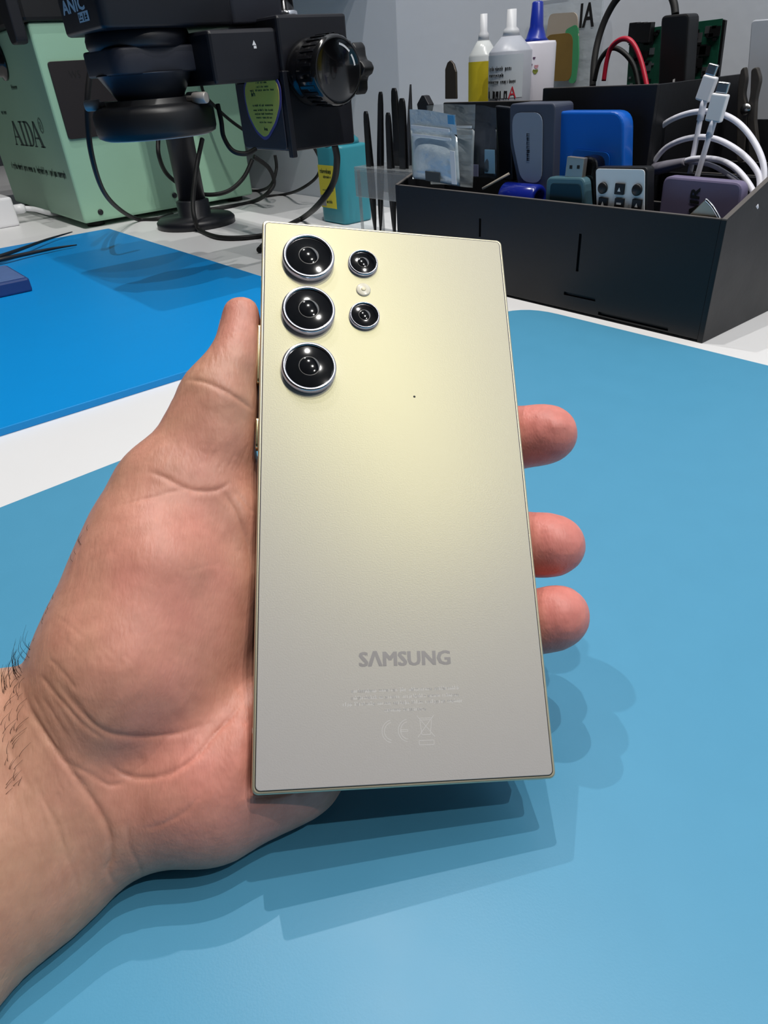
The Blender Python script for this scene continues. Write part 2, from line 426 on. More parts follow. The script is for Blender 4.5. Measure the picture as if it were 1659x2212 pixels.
# focus knobs (axis towards +X)
kc = np.array([-637, 428, 181.])
kn = MB().lathe([(25, 0), (27.5, 2), (27.5, 12), (26, 14), (26, 17), (27.5, 19), (27.5, 44), (25.5, 47), (23.5, 47), (22, 45), (0.01, 45)], kc, (1, 0, 0), seg=44).build('focus_knob', M_BLACKG, sc)
mb = MB()
for k in range(30):
    a = 2 * math.pi * k / 30
    mb.obox(kc + np.array([32, 27.5 * math.cos(a), 27.5 * math.sin(a)]), (11, 0, 0), (0, .8 * math.cos(a), .8 * math.sin(a)), (0, -1.2 * math.sin(a), 1.2 * math.cos(a)))
mb.build('knob_grip', M_BLACKG, kn, kind='stuff')
mb = MB()
for a0, a1 in ((8, 34), (42, 78)):
    for r0, r1 in ((19.6, 21.2),):
        A = [math.radians(a0 + (a1 - a0) * i / 8) for i in range(9)]
        V_ = [kc + np.array([45.25, r0 * math.cos(a), r0 * math.sin(a)]) for a in A] + [kc + np.array([45.25, r1 * math.cos(a), r1 * math.sin(a)]) for a in A]
        mb.add(V_, [[i, i + 1, i + 10, i + 9] for i in range(8)])
mb.build('knob_print', M_WINK, kn)
pl = []
for k in range(24):
    a = 2 * math.pi * k / 24; r = 19 + 4.5 * math.cos(5 * a); pl.append((-648 + r * math.cos(a), 484, 181 + r * math.sin(a)))
kt = MB().prism(pl, (0, 14, 0), True).build('tension_knob', M_BLACK, sc, bevel=2)
MB().lathe([(7, 0), (7, 9)], (-648, 476, 181), (0, 1, 0), seg=20).build('knob_boss', M_BLACK, kt)
# head with optics; axis at (-714, 298)
AX = (-714, 298)
hd = MB().prism(rpoly([(-764, 250, 221), (-664, 250, 221), (-664, 372, 221), (-764, 372, 221)], 8, 6), (0, 0, 105), True).build('head', M_SCOPE, sc, bevel=3)
MB().prism(rpoly([(-750, 372, 222), (-672, 372, 222), (-672, 430, 222), (-750, 430, 222)], 6, 3), (0, 0, 100), True).build('head_rear', M_SCOPE2, sc, bevel=2)
mb = MB()
text_on(mb, 'ANIC', (-750, 249.7, 236.8), (55, 0, 0), (0, 0, 9.6), bold=.7)
text_on(mb, 'MECH', (-764.3, 308, 236.8), (0, -52, 0), (0, 0, 9.6), bold=.7)
mb.build('head_lettering', M_WINK, hd)
mb = MB(); mb.add([(-715, 249.7, 228.6), (-690, 249.7, 228.6), (-690, 249.7, 235.6), (-715, 249.7, 235.6)], [[0, 1, 2, 3]])
e = mb.build('head_emblem', M_WINK, hd)
mb = MB()
for (u, v, w_, h) in ((2, 1.2, 7, .8), (2, 3.2, 1.6, 2.6), (6, 3.4, 4, .8), (12.5, .8, 1.8, 5.2), (16.5, 1.4, 5, .8), (16.5, 3.2, 5, .8), (18.4, 1.4, 1.4, 4.4)):
    mb.add([(-715 + u, 249.5, 228.6 + v), (-715 + u + w_, 249.5, 228.6 + v), (-715 + u + w_, 249.5, 228.6 + v + h), (-715 + u, 249.5, 228.6 + v + h)], [[0, 1, 2, 3]])
mb.build('emblem_strokes', M_INK, e)
MB().lathe([(44, 0), (46, 3), (46, 8), (44, 14)], (*AX, 208), seg=44).build('head_collar', M_SCOPE, sc)
MB().prism(rpoly([(-758, 256, 189), (-674, 256, 189), (-674, 342, 189), (-758, 342, 189)], 16, 6), (0, 0, 20), True).build('nose_housing', M_SCOPE2, sc, bevel=2)
MB().lathe([(25, 0), (26, 1), (43, 26), (44, 27)], (*AX, 163), seg=44).build('objective_cone', M_LENSC, sc)
MB().lathe([(25, 0), (25, 6)], (*AX, 160), seg=44).build('objective_rim', M_BLACKG, sc)
rl = MB().lathe([(30, 140), (50, 139), (54.5, 141), (56, 145), (56, 159), (54, 163), (48, 165), (42, 166), (42, 170), (31, 170), (30, 169)], (*AX, 0), cap=False, seg=56)
rl.lathe([(30, 169), (30, 140)], (*AX, 0), cap=False, seg=56)
rl = rl.build('ring_light', M_BLACK, sc)
MB().lathe([(32, 138.6), (48, 138.4), (48, 139.4), (32, 139.6)], (*AX, 0), cap=False, seg=40).build('ring_diffuser', mat('diffuser', (210, 212, 214), .4), rl)
for an in (-128, 28, 110):
    d = np.array([math.cos(math.radians(an)), math.sin(math.radians(an)), 0])
    s_ = MB().lathe([(2.4, 0), (2.4, 9), (4.6, 9), (4.6, 22), (4, 23)], np.array([*AX, 168]) + d * 40, d, seg=14).build('thumb_screw', mat('screw_nickel', (176, 172, 168), .45, metal=.3), rl)

# ------------------------------------------------------------------ black cables around the microscope
def cable(label, pts, r, group=None, m=M_RUBBER):
    return MB().tube(pts, r, seg=10, sub=8).build('cable', m, label=label, cat='cable', group=group)
cable('long thin black cable hanging down from the microscope nose past the green box', [PD(205, 112, 742), PD(193, 170, 748), PD(189, 240, 760), PD(197, 330, 800), PD(222, 410, 900), PD(258, 452, 1000), PZ(300, 474, 3.2), PZ(345, 472, 3.2), PZ(372, 462, 3.2)], 3.2)
cable('black cable drooping in front of the green box behind the pillar', [PD(342, 296, 985), PD(343, 335, 985), PD(360, 375, 1030), PD(395, 402, 1060), PD(440, 420, 1062), PD(490, 414, 1062), PD(525, 385, 1060), PD(545, 345, 1060)], 3.2)
cable('black ring light lead curving under the focus block', [PD(470, 225, 655), PD(478, 262, 660), PD(483, 295, 665), PD(502, 325, 665), PD(530, 332, 668), PD(552, 322, 675)], 2.3)
cable('thick black cable falling from the focus block to the bench by the teal bottle', [PD(722, 311, 700), PD(728, 345, 720), PD(720, 395, 760), PD(690, 440, 800), PZ(655, 470, 5.5), PZ(600, 500, 4.2), PZ(560, 540, 4.2)], 3.6)
cable('slim black cable looping between the wall and the green box', [PD(678, 318, 1020), PD(692, 350, 1040), PD(684, 382, 1070), PD(650, 408, 1090), PZ(615, 420, 2.5), PZ(575, 424, 2.5)], 2.3)
cable('black cable arching from behind the focus block down to the bench', [PD(548, 338, 1040), PD(580, 362, 1060), PD(592, 395, 1080), PD(575, 420, 1085), PZ(545, 436, 3), PZ(490, 447, 3), PZ(455, 452, 3)], 3.2)
cable('black cable rising beside the arching one next to the green box', [PD(594, 335, 1100), PD(597, 365, 1110), PD(585, 400, 1120), PZ(560, 412, 3), PZ(535, 412, 3)], 2.6)
cable('black cable curling round the microscope foot towards the phone', [PD(437, 300, 955), PD(425, 360, 950), PD(417, 430, 955), PD(420, 470, 955), PZ(432, 497, 3.2), PZ(470, 512, 3.2), PZ(520, 514, 3.2), PZ(575, 508, 3.2)], 3.2)
cable('thin black lead dropping behind the cabinet end near the wall', [PD(430, 150, 1060), PD(440, 200, 1055), PD(470, 235, 1050), PD(500, 262, 1045), PD(540, 290, 1040)], 2.4)

# ------------------------------------------------------------------ things on the azure mat
M_NAVY = mat('navy_plastic', (40, 66, 122), .45, mottle=.1)
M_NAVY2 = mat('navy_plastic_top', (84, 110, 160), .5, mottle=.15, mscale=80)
q = PZ(72, 628, 5.2)
t = thing('parts_tray', 'dark navy rectangular parts tray on the azure mat', 'tray', (q[0] - 60, q[1] - 60, 5))
tr = MB().box(q[0] - 90, q[0], q[1] - 120, q[1], 5, 19).build('base', M_NAVY, t, bevel=2)
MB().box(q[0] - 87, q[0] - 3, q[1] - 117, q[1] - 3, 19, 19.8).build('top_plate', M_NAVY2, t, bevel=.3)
MB().lathe([(20, 0), (22, 1), (26, 1), (28, 0)], (q[0] - 52, q[1] - 62, 19.8), cap=False, seg=30).build('ring_recess', M_NAVY, t)
t = thing('flat_tweezers', 'thin black tweezers lying open on the far corner of the azure mat', 'tweezers', PZ(60, 545, 5))
MB().tube([PZ(166, 529, 8), PZ(120, 536, 9), PZ(60, 548, 10), PZ(0, 561, 11), PZ(-60, 574, 9)], [.7, 1.6, 2.4, 2.8, 2.6], seg=8).build('prong', M_BLACKM, t)
MB().tube([PZ(156, 501, 9), PZ(100, 518, 11), PZ(40, 540, 13), PZ(-10, 557, 13), PZ(-60, 572, 9)], [.7, 1.6, 2.2, 2.6, 2.6], seg=8).build('prong', M_BLACKM, t)
# ------------------------------------------------------------------ teal bottle by the wall
M_TEAL = mat('teal_plastic', (52, 140, 156), .4, mottle=.05)
M_TLAB = mat('yellow_label', (206, 198, 60), .6, mottle=.04)
M_CLEAR = mat('clear_acrylic', (160, 166, 170), .2, alpha=.45)
M_FILM = mat('clear_film', (196, 206, 212), .18, alpha=.40, bump=.8, bscale=120)
t = thing('chemical_bottle', 'square teal plastic bottle with yellow label in front of the wall', 'bottle', (-846, 606, 0))
MB().prism(rpoly([(-877, 584, 0), (-819, 584, 0), (-819, 634, 0), (-877, 634, 0)], 9, 5), (0, 0, 98), True).build('body', M_TEAL, t, bevel=4, bseg=3)
MB().lathe([(25, 0), (24, 6), (17, 12), (16, 14)], (-848, 609, 97), seg=36).build('shoulder', M_TEAL, t)
MB().lathe([(16, 0), (17, 1), (17, 12), (16, 14), (0.01, 14)], (-848, 609, 110), seg=30).build('cap', M_CLEAR, t)
lb = MB().prism([(-873, 583.9, 20), (-836, 583.9, 20), (-836, 583.9, 74), (-873, 583.9, 74)], (0, -.4, 0)).build('label', M_TLAB, t)
mb = MB()
scribble_on(mb, (-869, 583.4, 64), (27, 0, 0), (0, 0, 6), (7,), 5); scribble_on(mb, (-862, 583.4, 58), (18, 0, 0), (0, 0, 4), (8,), 6)
scribble_on(mb, (-866, 583.4, 42), (26, 0, 0), (0, 0, 2.5), (6, 8, 4), 7); scribble_on(mb, (-859, 583.4, 26), (14, 0, 0), (0, 0, 5), (4,), 8)
mb.build('label_print', M_GINK, lb)
MB().prism([(-872, 583.4, 22), (-860, 583.4, 22), (-860, 583.4, 36), (-872, 583.4, 36)], (0, -.2, 0)).build('hazard_patch', mat('label_grey', (140, 140, 146), .6), lb)

# ------------------------------------------------------------------ tweezers in a clear stand
RB = 545.0
q0, q1, q2 = PB(765, 372, RB), PB(858, 372, RB), PB(765, 424, RB)
RA0, RA1, RZ0, RZ1 = q0[0], -562.0, q2[2], PB(790, 362, RB)[2]
t = thing('tweezer_rack', 'clear acrylic tweezer rack beside the black organizer', 'rack', ((RA0 + RA1) / 2, RB + 22, 0))
MB().box(RA0, RA1 - 2, RB, RB + 44, RZ1 - 4, RZ1).build('top_plate', M_CLEAR, t, bevel=1)
MB().box(RA0, RA1 - 2, RB, RB + 3, RZ0, RZ1 - 4).build('front_plate', M_CLEAR, t, bevel=.6)
MB().box(RA0, RA1 - 2, RB + 41, RB + 44, RZ0, RZ1 - 4).build('back_plate', M_CLEAR, t, bevel=.6)
for a in (RA0 + 2, RA1 - 6):
    for bq in (RB + 5, RB + 39): MB().lathe([(2, 0), (2, RZ1 - 4)], (a, bq, 0), seg=12).build('post', M_CLEAR, t)
TWM = mat('tweezer_black', (17, 18, 22), .38, coat=.2)
TWS = mat('tweezer_steel', (120, 122, 128), .3, metal=.9)
tw = [((790, 240), (800, 366), 7.6, 555, TWM, 'black tweezers leaning at the outer end of the clear rack, wide grip up'),
      ((822, 198), (822, 362), 6.6, 563, TWM, 'tall slender black tweezers in the clear rack'),
      ((838, 243), (845, 372), 7.4, 552, TWM, 'short grey edged tweezers at the front of the clear rack'),
      ((851, 190), (862, 360), 9.4, 573, TWM, 'tallest broad black tweezers at the back of the clear rack'),
      ((868, 212), (873, 366), 9.6, 556, TWM, 'broad black tweezers with rounded top beside the organizer'),
      ((887, 182), (884, 330), 6, 578, TWS, 'steel tweezers with open pointed tips up behind the zip bag')]
for i, (pt, pbm, w_, b, m_, lab) in enumerate(tw):
    top = PB(*pt, b); bot = PB(*pbm, b); d = bot - top; d /= np.linalg.norm(d); end = top + d * (top[2] - 4) / max(.2, -d[2])
    th_ = thing('tweezers', lab, 'tweezers', end)
    side = np.array([1., 0, 0])
    for sgn in (-1, 1):
        mb = MB(); pts = []
        L_ = np.linalg.norm(end - top)
        prof = [(0, .55, .3), (.02, .85, .6), (.08, 1, 1.0), (.4, 1.05, 2.2), (.62, .9, 2.6), (.85, .5, 1.6), (1.0, .14, .4)]
        if m_ is TWS: prof = [(1 - a, b_, c_) for a, b_, c_ in prof[::-1]]
        ring = []
        for (f_, wf, sep) in prof:
            c_ = top + (end - top) * f_ + np.array([0, sgn * sep, 0]); hw = w_ * .5 * wf
            ring.append([c_ + side * hw + np.array([0, .7, 0]), c_ - side * hw + np.array([0, .7, 0]), c_ - side * hw - np.array([0, .7, 0]), c_ + side * hw - np.array([0, .7, 0])])
        vs = [p for r_ in ring for p in r_]; fs = []
        for k in range(len(ring) - 1):
            for j in range(4): fs.append([4 * k + j, 4 * k + (j + 1) % 4, 4 * k + 4 + (j + 1) % 4, 4 * k + 4 + j])
        fs += [[3, 2, 1, 0], [len(vs) - 4, len(vs) - 3, len(vs) - 2, len(vs) - 1]]
        mb.add(vs, fs).build('blade', m_, th_, bevel=.25)
q = PB(912, 213, 560)
MB().prism([PB(900, 225, 560), PB(910, 206, 560), PB(916, 207, 560), PB(926, 226, 560), PB(912, 300, 560)], (0, 8, 0)).build('spudger', M_BLACKM, label='small black spudger tip behind the zip bags', cat='spudger', bevel=.8)

# ------------------------------------------------------------------ black desk organizer
M_ORG = mat('black_mdf', (21, 22, 26), .48, mottle=.12, mscale=30, rvar=.08, bump=.1, bscale=200)
M_EDGE = mat('black_mdf_cut_edge', (92, 88, 86), .7, mottle=.1, mscale=80)
OA0, OA1, OB0, OB1 = -561.0, -227.0, 467.0, 684.0
org = thing('desk_organizer', 'black stepped desk organizer box full of tools and parts', 'organizer', ((OA0 + OA1) / 2, (OB0 + OB1) / 2, 0))
def edged(name, mb, strips, bevel=.4):
    o = mb.build(name, M_ORG, org, bevel=bevel)
    e = MB()
    for s_ in strips: e.box(*s_)
    if strips: e.build('cut_edge', M_EDGE, o)
    return o
fp = edged('front_panel', MB().box(OA0, OA1 - 4, OB0, OB0 + 4, 2, 83), [(OA0 + .5, OA1 - 5, OB0 + .3, OB0 + 3.7, 82.9, 83.3)])
sidep = [(0, OB0, 0), (0, OB1, 0), (0, OB1, 150), (0, OB1 - 40, 146), (0, OB0, 83)]
for a in (OA0 - 4, OA1 - 4):
    sp = MB().prism([(a, q[1], q[2]) for q in sidep], (4, 0, 0)).build('side_panel', M_ORG, org, bevel=.4)
    e = MB().prism([(a + .3, OB0 + .3, 83.05), (a + .3, OB1 - 40, 146.05), (a + .3, OB1 - 40, 146.5), (a + .3, OB0 + .3, 83.5)], (3.4, 0, 0)); e.build('cut_edge', M_EDGE, sp)
MB().box(OA0, OA1 - 4, OB1 - 4, OB1, 2, 150).build('back_panel', M_ORG, org, bevel=.4)
MB().box(OA0, OA1 - 4, OB0 + 4, OB1 - 4, 2, 6).build('base_panel', M_ORG, org)
edged('tier_panel', MB().box(OA0, -438, 530, 534, 6, 148), [(OA0 + 1, -439, 530.3, 533.7, 147.9, 148.3)])
edged('tier_panel', MB().box(-438, -330, 530, 534, 6, 157), [(-437, -331, 530.3, 533.7, 156.9, 157.3)])
MB().box(-330, OA1 - 4, 552, 556, 6, 96).build('tier_panel', M_ORG, org, bevel=.3)
MB().box(-334, -330, 534, OB1 - 4, 6, 157).build('divider', M_ORG, org, bevel=.3)
MB().box(-440, -436, 534, OB1 - 4, 6, 150).build('divider', M_ORG, org, bevel=.3)
MB().box(OA0, -334, 534, OB1 - 4, 84, 88).build('tier_floor', M_ORG, org)
for a in (-470, -412, -346, -292):
    edged('divider', MB().box(a - 1.5, a + 1.5, OB0 + 4, 530, 6, 74), [(a - 1.4, a + 1.4, OB0 + 5, 529, 73.9, 74.3)], .2)
for b, z in ((508, 66), (530, 78), (600, 90), (640, 94)):
    edged('cross_divider', MB().box(-329, OA1 - 4.5, b - 1.5, b + 1.5, 6, z), [(-328, OA1 - 6, b - 1.2, b + 1.2, z - .1, z + .3)], .2)
# joint slots cut into the front, each with its tab set back inside
cut = MB()
for nm, pts in (('v', ((1037, 472), (1037, 512))), ('v', ((1254, 505), (1253, 588))), ('h', ((1218, 633), (1286, 648))), ('h', ((1292, 676), (1443, 712)))):
    qa, qb = PB(*pts[0], OB0), PB(*pts[1], OB0); zm = (qa[2] + qb[2]) / 2
    r_ = (qa[0] - 1.3, qa[0] + 1.3, qb[2], qa[2]) if nm == 'v' else (qa[0], qb[0], zm - 1.3, zm + 1.3)
    cut.box(r_[0], r_[1], OB0 - 2, OB0 + 3, r_[2], r_[3])
    MB().box(r_[0] + .1, r_[1] - .1, OB0 + 2.2, OB0 + 3.4, r_[2] + .1, r_[3] - .1).build('joint_tab', M_ORG, org)
cut = cut.build('slot_cutter', M_ORG)
bo = fp.modifiers.new('slots', 'BOOLEAN'); bo.operation = 'DIFFERENCE'; bo.solver = 'EXACT'; bo.object = cut
bpy.context.view_layer.update()
dg_ = bpy.context.evaluated_depsgraph_get(); cutme = bpy.data.meshes.new_from_object(fp.evaluated_get(dg_), depsgraph=dg_)
fp.modifiers.clear(); fp.data = cutme; bpy.data.objects.remove(cut)

# ------------------------------------------------------------------ things kept in the organizer
def pouch(name, label, pix, b, depth, m, cat, parts=()):
    """a sealed bag: outline on the plane Y=b, pillow-shaped, creased"""
    P = [PB(x, y, b) for x, y in pix]      # four corners: top-left, top-right, bottom-right, bottom-left
    n, k = 18, 26; mb = MB(); rg = np.random.default_rng(len(label))
    wob = rg.normal(0, 1, (6, 4))
    def sheet(sg):
        vs = []
        for j in range(k + 1):
            for i in range(n + 1):
                u, v = i / n, j / k
                p = (1 - v) * ((1 - u) * P[0] + u * P[1]) + v * ((1 - u) * P[3] + u * P[2])
                pil = min(1, 4 * u * (1 - u) * 1.6) * min(1, max(0, (v - .3)) * 4) * min(1, (1 - v) * 8)
                cr = sum(math.sin(wq[0] * 6 * u + wq[1] * 7 * v + wq[2] * 3) for wq in wob) * .22
                p = p + np.array([0, sg * depth * .5 * pil + (cr * 1.9 * (.25 + pil)), 0]); p[2] += .6 * math.sin(5 * u + wob[0, 3])
                vs.append(p)
        fs = [[j * (n + 1) + i, j * (n + 1) + i + 1, (j + 1) * (n + 1) + i + 1, (j + 1) * (n + 1) + i] for j in range(k) for i in range(n)]
        mb.add(vs, fs, True)
    sheet(-1); sheet(1)
    t = thing(name, label, cat, np.array([(P[2][0] + P[3][0]) / 2, b, min(P[2][2], P[3][2])]))
    mb.build('film', m, t)
    def bar(v0, v1, u0, u1, mm, nm, off):
        c = [(1 - v) * ((1 - u) * P[0] + u * P[1]) + v * ((1 - u) * P[3] + u * P[2]) for u, v in ((u0, v0), (u1, v0), (u1, v1), (u0, v1))]
        MB().prism([q + np.array([0, -off, 0]) for q in c], (0, .8, 0)).build(nm, mm, t)
    for (v0, v1, u0, u1, mm, nm, off) in parts: bar(v0, v1, u0, u1, mm, nm, off)
    return t
M_FOIL = mat('foil_bag', (196, 210, 218), .3, metal=.25, bump=1.0, bscale=110, mottle=.12, mscale=60)
M_BLUEF = mat('blue_print', (70, 140, 190), .4)
ZIPS = mat('zip_strip', (205, 212, 220), .3)
pouch('zip_bag', 'silvery zip bag holding a small dark part at the front of the organizer', ((884, 236), (985, 246), (994, 402), (892, 386)), 474, 7, M_FOIL, 'bag',
      ((.21, .25, .06, .88, ZIPS, 'zip_strip', 2.5), (.33, .36, .08, .9, ZIPS, 'zip_strip', 2.5), (.5, .97, .9, .99, ZIPS, 'side_seam', 4.2), (.02, .14, .86, .99, M_BLUEF, 'corner_print', 2.2), (.84, .98, .36, .66, mat('dark_part', (58, 62, 64), .6), 'packed_part', 4.6)))
pouch('zip_bag', 'larger clear zip bag standing behind the silvery one', ((922, 228), (1027, 224), (1021, 404), (930, 398)), 488, 5, M_FILM, 'bag',
      ((.25, .28, .1, .97, ZIPS, 'zip_strip', 2.6), (.36, .40, .1, .97, M_FILM, 'zip_strip', 2.6)))
pouch('zip_bag', 'smoky dark zip bag with a pale blue sachet beside the grey box', ((1022, 228), (1072, 232), (1074, 386), (1018, 384)), 500, 5, mat('smoky_film', (66, 72, 82), .2, alpha=.72, bump=.7, bscale=110), 'bag',
      ((.58, .92, .62, 1.0, mat('pale_sachet', (120, 160, 186), .45), 'sachet', 3.4), (.80, .97, .02, .36, mat('pale_violet_part', (108, 112, 140), .5), 'packed_part', 3.4)))
t = slab_b(((1068, 228), (1102, 232), (1108, 392), (1078, 388)), 510, 6).build('phone_case', mat('case_black', (18, 22, 30), .3), label='narrow black glossy case standing between the bags and the grey box', cat='case', bevel=1.5)

# grey box with pale inset panel
t = thing('accessory_box', 'slate grey tapered box with pale inset panel in the organizer', 'box', PB(1150, 470, 494))
MB().prism(rpoly([PB(1101, 224, 494), PB(1199, 223, 494), PB(1193, 470, 494), PB(1133, 470, 494), PB(1101, 310, 494)], 4), (0, 24, 0)).build('shell', mat('slate_plastic', (62, 68, 84), .5, mottle=.05), t, bevel=1)
ip_ = MB().prism(rpoly([PB(1108, 243, 493.6), PB(1173, 243, 493.6), PB(1171, 396, 493.6), PB(1127, 392, 493.6), PB(1108, 300, 493.6)], 9), (0, -.8, 0)).build('inset_panel', mat('pale_slate', (120, 132, 150), .5), t)
qa, qb = PB(1140, 348, 492.7), PB(1140, 287, 492.7); mb = MB()
scribble_on(mb, (qa[0] + 2, 492.6, qa[2]), qb - qa, (-5, 0, 0), (7,), 4); mb.build('panel_print', mat('slate_print', (62, 72, 88), .6), ip_)

t = thing('plastic_case', 'bright blue rounded plastic case standing in the organizer', 'case', PB(1280, 470, 502))
MB().prism(rpoly([PB(1192, 240, 502), PB(1347, 240, 502), PB(1344, 470, 502), PB(1198, 470, 502)], 11, 6), (0, 14, 0), True).build('shell', mat('bright_blue_plastic', (12, 92, 190), .3, coat=.3), t, bevel=2, bseg=3)
MB().prism(rpoly([PB(1200, 241, 517), PB(1362, 241, 517), PB(1358, 470, 517), PB(1206, 470, 517)], 11, 6), (0, 4, 0), True).build('back_cover', mat('deep_blue_plastic', (14, 48, 120), .35), t, bevel=1)
MB().prism(rpoly([PB(1238, 322, 501.4), PB(1318, 330, 501.4), PB(1316, 372, 501.4), PB(1238, 372, 501.4)], 5), (0, -.8, 0)).build('raised_badge', mat('mid_blue_plastic', (18, 84, 170), .3), t)

# usb dongle
t = thing('usb_dongle', 'translucent teal usb dongle with metal plug up behind the front panel', 'dongle', PB(1225, 470, 478))
MB().prism(rpoly([PB(1180, 382, 478), PB(1262, 384, 478), PB(1268, 466, 478), PB(1176, 460, 478)], 5), (0, 9, 0)).build('body', mat('smoked_teal', (84, 118, 130), .25, alpha=.9), t, bevel=1.5)
MB().prism(rpoly([PB(1190, 396, 477.8), PB(1254, 398, 477.8), PB(1258, 440, 477.8), PB(1188, 436, 477.8)], 3), (0, -.5, 0)).build('inner_board', mat('dark_teal', (28, 48, 56), .3), t)
pg = MB().prism([PB(1225, 338, 480), PB(1262, 342, 480), PB(1257, 384, 480), PB(1220, 382, 480)], (0, 4.6, 0)).build('metal_plug', mat('warm_steel', (196, 186, 170), .35, metal=.85), t, bevel=.4)
for x in (1233, 1249):
    q = PB(x, 361, 479.8); MB().box(q[0] - 1.1, q[0] + 1.1, 479.6, 480.2, q[2] - 1.2, q[2] + 1.2).build('plug_hole', M_INK, pg)
t = MB().prism(rpoly([PB(1252, 336, 488), PB(1286, 340, 488), PB(1290, 460, 488), PB(1262, 460, 488)], 6), (0, 14, 0)).build('bluetooth_receiver', M_BLACKG, label='small glossy black receiver stick behind the usb dongle', cat='receiver', bevel=3, bseg=3)
# blue translucent roll
q = PB(1122, 404, 482)
t = MB().lathe([(10, 0), (11.5, 1.5), (11.5, 36), (10, 38), (7, 38), (6.5, 36), (6.5, 2), (7, 0), (10, 0)], (q[0] - 19, 486, q[2] - 9), (1, 0, 0), seg=30, cap=False).build('tape_roll', mat('cobalt_film', (18, 34, 132), .2, coat=.6), label='glossy cobalt blue roll lying in a front compartment', cat='roll')
t = MB().tube([PB(1042, 408, 474), PB(1100, 375, 486)], 1.1, seg=8).build('wooden_stick', mat('grey_wood', (150, 142, 130), .7), label='thin pale wooden stick lying across the front compartment', cat='stick')

# remote
t = thing('mini_remote', 'small black remote with pale face plate and round and square buttons', 'remote', PB(1340, 500, 476))
MB().prism(rpoly([PB(1284, 361, 476), PB(1398, 361, 476), PB(1396, 500, 476), PB(1288, 500, 476)], 3), (0, 10, 0)).build('case', M_BLACK, t, bevel=1.2)
MB().prism(rpoly([PB(1288, 364, 475.8), PB(1394, 366, 475.8), PB(1392, 500, 475.8), PB(1291, 500, 475.8)], 3), (0, -.7, 0)).build('face_plate', mat('pale_grey_plastic', (226, 230, 234), .4), t, bevel=.2)
bt = [(1303, 406, 'r'), (1340, 408, 's'), (1377, 410, 'r'), (1304, 438, 's'), (1339, 440, 's'), (1377, 442, 's'), (1304, 470, 'r'), (1339, 472, 's'), (1377, 474, 'r')]
for i, (x, y, k_) in enumerate(bt):
    q = PB(x, y, 475)
    if k_ == 'r': o = MB().lathe([(4, 0), (4, 1.4), (3.4, 2), (0.01, 2)], (q[0], 475.1, q[2]), (0, -1, 0), seg=20).build('round_button', M_BLACK, t)
    else: o = MB().box(q[0] - 4, q[0] + 4, 473.4, 475.1, q[2] - 3.8, q[2] + 3.8).build('square_button', M_BLACK, t, bevel=.5)
    yb = 473.05 if k_ == 'r' else 473.3
    mb = MB()
    if i == 4: mb.add([(q[0] - 2, yb, q[2] - .4), (q[0] + 2, yb, q[2] - .4), (q[0] + 2, yb, q[2] + .9), (q[0] - 2, yb, q[2] + .9)], [[0, 1, 2, 3]])
    elif k_ == 's': mb.add([(q[0] - 1.2, yb, q[2] - 1.6), (q[0] + 1.4, yb, q[2] - 1.6), (q[0] + .1, yb, q[2] + 1.2)], [[0, 1, 2]])
    if mb.v: mb.build('button_symbol', M_WINK, o)

# purple power bank
t = thing('power_bank', 'dusty purple flat power bank lettered AIR at the organizer corner', 'power bank', PB(1510, 500, 492))
pb_ = MB().prism(rpoly([PB(1433, 380, 492), PB(1605, 395, 492), PB(1590, 500, 492), PB(1418, 500, 492)], 6, 5), (0, 10, 0), True).build('case', mat('dusty_purple', (112, 104, 134), .5, mottle=.04), t, bevel=1.5)
mb = MB(); o_ = PB(1506, 472, 491.9); e_ = PB(1513, 407, 491.9); r_ = PB(1487, 468, 491.9)
text_on(mb, 'AIR', o_ + (0, -.1, 0), e_ - o_, r_ - o_, bold=.35); mb.build('case_lettering', M_INK, pb_)
t = thing('scraper_blade', 'pointed bright metal scraper blade in front of the purple power bank', 'blade', PB(1527, 500, 472))
MB().prism([PB(1523, 431, 472), PB(1530, 434, 472), PB(1556, 474, 472), PB(1553, 500, 472), PB(1480, 500, 472), PB(1487, 466, 472)], (0, 1.6, 0)).build('blade', mat('brushed_metal', (184, 176, 160), .35, metal=.8), t, bevel=.5)
MB().tube([PB(1524, 431, 471.2), PB(1540, 448, 471.2), PB(1555, 475, 471.2)], 1.1, seg=8).build('bright_rim', M_CHROME, t)

# white usb-c cable, coiled
M_CAB = mat('white_cable', (226, 226, 236), .38)
t = thing('charging_cable', 'white coiled charging cable with two slim metal tipped plugs standing up', 'cable', PB(1510, 520, 520))
lead = MB()
c1 = [PB(x, y, b) for x, y, b in ((1383, 352, 545), (1400, 310, 546), (1435, 268, 546), (1490, 244, 544), (1545, 243, 542), (1590, 262, 538), (1625, 300, 532), (1648, 350, 524), (1650, 400, 518), (1640, 440, 512))]
c2 = [PB(x, y, b) for x, y, b in ((1412, 350, 540), (1440, 318, 540), (1490, 298, 538), (1545, 300, 534), (1600, 330, 528), (1638, 375, 520), (1640, 420, 514))]
c3 = [PB(x, y, b) for x, y, b in ((1470, 352, 534), (1500, 343, 530), (1550, 345, 526), (1590, 365, 520), (1625, 410, 512), (1632, 450, 505))]
c4 = [PB(x, y, b) for x, y, b in ((1480, 350, 536), (1530, 355, 530), (1570, 375, 524), (1605, 405, 516), (1610, 450, 508))]
for i, c_ in enumerate((c1, c2, c3, c4)):
    MB().tube(c_, 2.0 if i < 3 else 1.6, seg=12).build('coil', M_CAB, t)
